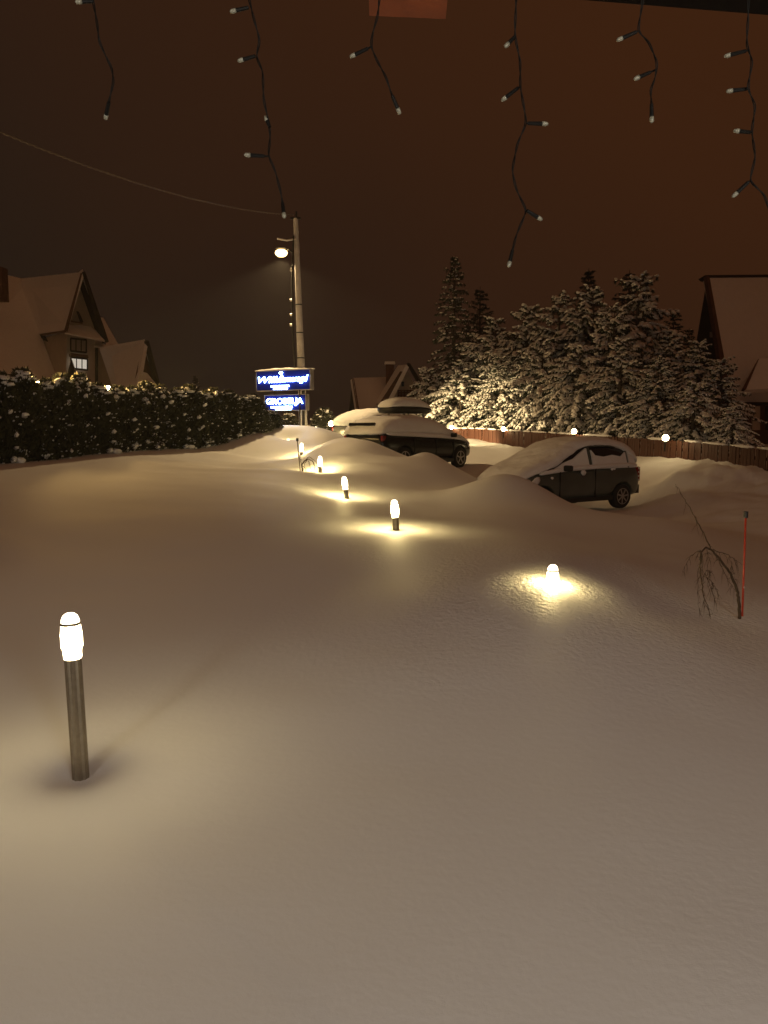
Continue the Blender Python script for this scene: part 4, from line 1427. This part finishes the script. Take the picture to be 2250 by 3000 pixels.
for pts, r_ in branches:
    P = px_path(pts, D_, rs, .05)
    for q in range(10):
        i = rs.randrange(len(P) - 1); p = P[i].lerp(P[i + 1], rs.random())
        e = p + Vector((rs.uniform(-.05, .05), rs.uniform(-.05, .05), rs.uniform(-.16, .02)))
        tw.tube([p, (p + e) / 2 + Vector((rs.uniform(-.01, .01), 0, .01)), e], [.0022, .0018, .0008], 3)
o = tw.build('twigs', M['twig'], ws_, world=True); o['kind'] = 'stuff'

s0 = at(2176, 1800, 6.6)
st = thing('snow_stake', 'red snow marker stake with black cap at the right edge', 'stake', s0)
s1 = at(2185, 1510, 6.6)
MB().tube([s0 - Vector((0, 0, .3)), s1], .0085, 8).build('rod', M['red'], st, world=True, smooth=True)
MB().tube([s1 - Vector((0, 0, .02)), s1 + Vector((0, 0, .035))], .019, 10).build('cap', M['dark'], st, world=True)
MB().tube([s0.lerp(s1, .27), s0.lerp(s1, .285)], .0095, 8).build('band', M['porcelain'], st, world=True)

# small weeping shrub and stake on the slope
d2 = 16.4
w0 = at(888, 1392, d2)
ws2 = thing('weeping_shrub', 'small leafless weeping shrub on the slope beside the sunken lamps', 'shrub', w0)
MB().tube(wobble(px_path([(889, 1396), (886, 1375), (884, 1362), (892, 1350), (903, 1345)], d2, rs, .03), rs, .004), [.022 - .013 * i / 24 for i in range(25)], 6).build('trunk', M['twig'], ws2, world=True)
for pts in ([(884, 1362), (880, 1345), (878, 1330)], [(903, 1345), (915, 1350), (921, 1362), (925, 1375)], [(895, 1348), (905, 1338), (916, 1345), (930, 1360), (936, 1382)],
            [(886, 1365), (895, 1372), (898, 1385)], [(900, 1345), (893, 1360), (890, 1378)], [(903, 1350), (908, 1362), (912, 1385)], [(915, 1350), (922, 1366), (921, 1390)]):
    P = wobble(px_path(pts, d2, rs, .12), rs, .006)
    MB().tube(P, [.008 * (1 - .7 * i / len(P)) for i in range(len(P))], 4).build('branch', M['twig'], ws2, world=True)
s0, s1 = at(881, 1362, 16.9), at(871, 1290, 16.9)
st2 = thing('snow_stake', 'thin dark knobbed snow stake behind the small weeping shrub', 'stake', s0)
MB().tube([s0 - Vector((0, 0, .3)), s1], .012, 6).build('rod', M['twig'], st2, world=True)
MB().tube([s1 - Vector((0, 0, .02)), s1 + Vector((0, 0, .05))], .03, 8).build('cap', M['dark'], st2, world=True)
s0, s1 = at(728, 1305, 21), at(730, 1298, 21)


# ------------------------------------------------------------------ eave above the camera and icicle light strings
ev = thing('roof_eave', 'dark eave edge with an orange wooden rafter end along the top of the view', 'eave', (0, 1.4, 2.55))
P = polyq([(1560, -12, 1.32), (2420, 58, 1.32), (2420, -300, 1.32), (1560, -300, 1.32)])
MB().slab(P, (0, -.16, 0)).build('fascia', M['fascia'], ev, world=True)
P = polyq([(-600, -160, 1.32), (1560, -12, 1.32), (1560, -300, 1.32), (-600, -300, 1.32)])
MB().slab(P, (0, -.10, 0)).build('fascia', M['fascia'], ev, world=True)
P = polyq([(1082, 46, 1.24), (1305, 56, 1.24), (1305, -260, 1.24), (1082, -260, 1.24)])
raf = MB().slab(P, (0, -1.6, .35)).build('rafter', M['beamwood'], ev, world=True)

STR = [
    ('first strand of icicle lights from the left, ending above the overhead cable', [(268, -60), (272, 0), (285, 70), (290, 120), (310, 165), (328, 200), (333, 240), (322, 285), (316, 312)],
     [((272, 4), (244, 12))]),
    ('second strand from the left, longest, ending in front of the pole top', [(725, -60), (730, 0), (745, 60), (762, 120), (750, 165), (770, 210), (772, 290), (788, 362), (792, 400), (786, 456), (806, 500), (822, 560), (830, 608)],
     [((728, 22), (692, 34)), ((748, 164), (712, 172)), ((790, 372), (782, 352)), ((787, 458), (736, 462))]),
    ('short third strand from the left, hanging under the orange rafter end', [(1118, -60), (1106, 50), (1092, 95), (1086, 136), (1108, 185), (1132, 228), (1142, 262), (1156, 298)],
     [((1086, 138), (1040, 152))]),
    ('long fourth strand from the left in the open sky above the spruces', [(1515, -60), (1512, 0), (1508, 105), (1524, 180), (1524, 255), (1536, 320), (1542, 362), (1516, 420), (1500, 500), (1512, 555), (1543, 617), (1512, 690), (1498, 748)],
     [((1508, 108), (1487, 134)), ((1521, 255), (1487, 274)), ((1542, 361), (1588, 363)), ((1543, 617), (1578, 632))]),
    ('short curled fifth strand hanging from the dark eave', [(1888, -60), (1882, 10), (1868, 92), (1900, 122), (1926, 185), (1918, 235), (1905, 262), (1910, 320)],
     [((1868, 92), (1826, 108)), ((1920, 205), (1866, 234))]),
    ('sixth strand of icicle lights, nearest the right edge', [(2194, -60), (2192, 40), (2187, 130), (2204, 180), (2190, 258), (2213, 310), (2202, 385), (2213, 460), (2196, 530), (2240, 572), (2262, 650)],
     [((2190, 148), (2148, 152)), ((2192, 260), (2146, 265)), ((2200, 388), (2172, 380)), ((2196, 530), (2163, 562))]),
]
rl = random.Random(3)
def resample(P, step):
    out = [P[0]]
    for a, b in zip(P[:-1], P[1:]):
        n = max(1, int((b - a).length / step))
        for k in range(1, n + 1):
            out.append(a.lerp(b, k / n))
    return out
for si, (lab, pts, brs) in enumerate(STR):
    dS = 1.2
    t = thing('icicle_lights', lab, 'string lights', at(pts[0][0], pts[0][1], dS), 0, 'hanging strands of unlit icicle lights')
    P = [at(x, y, dS + .01 * math.sin(i * 1.7 + si)) for i, (x, y) in enumerate(pts)]
    P = resample(P, .004)
    for _ in range(3):
        P = [P[0]] + [(P[i - 1] + P[i] * 2 + P[i + 1]) / 4 for i in range(1, len(P) - 1)] + [P[-1]]
    m = MB()
    for ph in (0, math.pi):
        q = []
        for i, p in enumerate(P):
            an = i * .42 + ph
            q.append(p + Vector((math.cos(an), math.sin(an), 0)) * .0011)
        m.tube(q, .00085, 5, cap=False)
    m.build('wire', M['cable'], t, world=True, smooth=True)
    ends = [(at(*a, dS), at(*b, dS)) for a, b in brs]
    if si != 5:
        ends.append((P[-3], P[-1] + (P[-1] - P[-8]).normalized() * .012))
    for a, b in ends:
        b = b + Vector((0, rl.uniform(-.012, .012), 0))
        dd = (b - a).normalized()
        L = (b - a).length
        s0_ = a.lerp(b, max(0, 1 - .021 / L)) if L > .02 else a
        sk = MB().tube([a, s0_], .0014, 5)
        sk.tube([s0_, b], [.0026, .0031], 8).build('socket', M['cable'], t, world=True, smooth=False)
        MB().tube([b, b + dd * .004, b + dd * .0075, b + dd * .009], [.0032, .0033, .0026, .001], 8).build('bulb', M['led_cap'], t, world=True, smooth=True)


# ------------------------------------------------------------------ house the camera stands at: wall with lamps added to fill the foreground (behind the view)
wl = thing('house_wall', 'plaster wall of the guesthouse standing behind the viewpoint', 'wall', (0, -3.6, 0))
MB().box((0, 0, 1.6), (12, .3, 3.4)).build('wall', M['plaster'], wl)
def fill_lamp(x, z, watts, lab, col):
    t = thing('added_fill_lamp', lab, 'lamp', (x, -3.35, z))
    MB().box((0, -.06, 0), (.10, .08, .22)).build('back_plate', M['dark'], t)
    MB().lathe([(.03, -.09), (.07, -.07), (.085, 0), (.07, .07), (.03, .09)], 14).build('glass', M['glass_dim'], t, smooth=True)
    ld = bpy.data.lights.new('added_fill_light', 'POINT'); ld.energy = watts; ld.color = col; ld.shadow_soft_size = .5
    lo = bpy.data.objects.new('added_fill_light', ld); COL.objects.link(lo); lo.parent = t; lo.location = (0, .62, 0)
fill_lamp(-3.0, 2.7, 215, 'left added fill lamp on the house wall behind the viewpoint', (1.0, .96, .84))
fill_lamp(2.4, 2.7, 370, 'right added fill lamp on the house wall behind the viewpoint', (1.0, .97, .88))

# road lamp beyond the hedge: lights the hedge tops and the guesthouse roof
g = Vector((-14.2, 19.2, 0)); g.z = gz(g.x, g.y)
rl_ = thing('garden_lamp_post', 'garden lamp post beyond the left end of the hedge', 'lamp', g)
MB().tube([(0, 0, -.2), (0, 0, 3.6)], .035, 8).build('post', M['dark'], rl_)
MB().lathe([(.02, 3.58), (.11, 3.64), (.13, 3.72), (.11, 3.8), (.02, 3.86)], 14).build('globe', M['globe'], rl_, smooth=True)
ld = bpy.data.lights.new('garden_lamp_light', 'POINT'); ld.energy = 420; ld.color = (1.0, .56, .17); ld.shadow_soft_size = .1
lo = bpy.data.objects.new('garden_lamp_light', ld); COL.objects.link(lo); lo.parent = rl_; lo.location = (0, 0, 4.0)

# low garden lamps right behind the hedge: their light catches its snowy tops
for (gx_, gy_, pyl, en_, lab_) in [(-7.98, 17.95, 1106, 85, 'garden lamp glowing in the hedge top, leftmost of five'),
                                   (-7.47, 18.7, 1110, 60, 'garden lamp glowing in the hedge top, second from the left'),
                                   (-6.95, 19.6, 1120, 70, 'garden lamp glowing in the hedge top, middle one of five'),
                                   (-6.35, 20.4, 1124, 75, 'garden lamp glowing in the hedge top, second from the sign end'),
                                   (-5.5, 21.7, 1134, 90, 'garden lamp glowing in the hedge top, nearest the blue sign')]:
    zt_ = at(300, pyl, gy_).z + .05
    zg_ = gz(gx_, gy_)
    gl = thing('garden_lamp', lab_, 'lamp', (gx_, gy_, zg_), 0, 'garden lamps behind the hedge')
    h_ = zt_ - zg_
    MB().tube([(0, 0, -.2), (0, 0, h_ - .30)], .025, 8).build('post', M['dark'], gl)
    MB().lathe([(.02, h_ - .31), (.07, h_ - .28), (.085, h_ - .23), (.07, h_ - .17), (.02, h_ - .14)], 12).build('globe', M['globe'], gl, smooth=True)
    ld = bpy.data.lights.new('garden_lamp_light', 'POINT'); ld.energy = en_; ld.color = (1.0, .62, .20); ld.shadow_soft_size = .05
    lo = bpy.data.objects.new('garden_lamp_light', ld); COL.objects.link(lo); lo.parent = gl; lo.location = (0, 0, h_ + .10)

# thin mist added to give the street lamp a faint halo
hm = bpy.data.materials.new('halo_haze'); hm.use_nodes = True
nt = hm.node_tree; nt.nodes.clear()
ho = nt.nodes.new('ShaderNodeOutputMaterial'); hv = nt.nodes.new('ShaderNodeVolumePrincipled')
hv.inputs['Color'].default_value = (.8, .8, .8, 1); hv.inputs['Density'].default_value = .0008; hv.inputs['Anisotropy'].default_value = .5
nt.links.new(hv.outputs[0], ho.inputs['Volume'])
hz = MB().box((0, 440, 8.6), (2600, 960, 21.4)).build('halo_haze', hm); hz['kind'] = 'stuff'
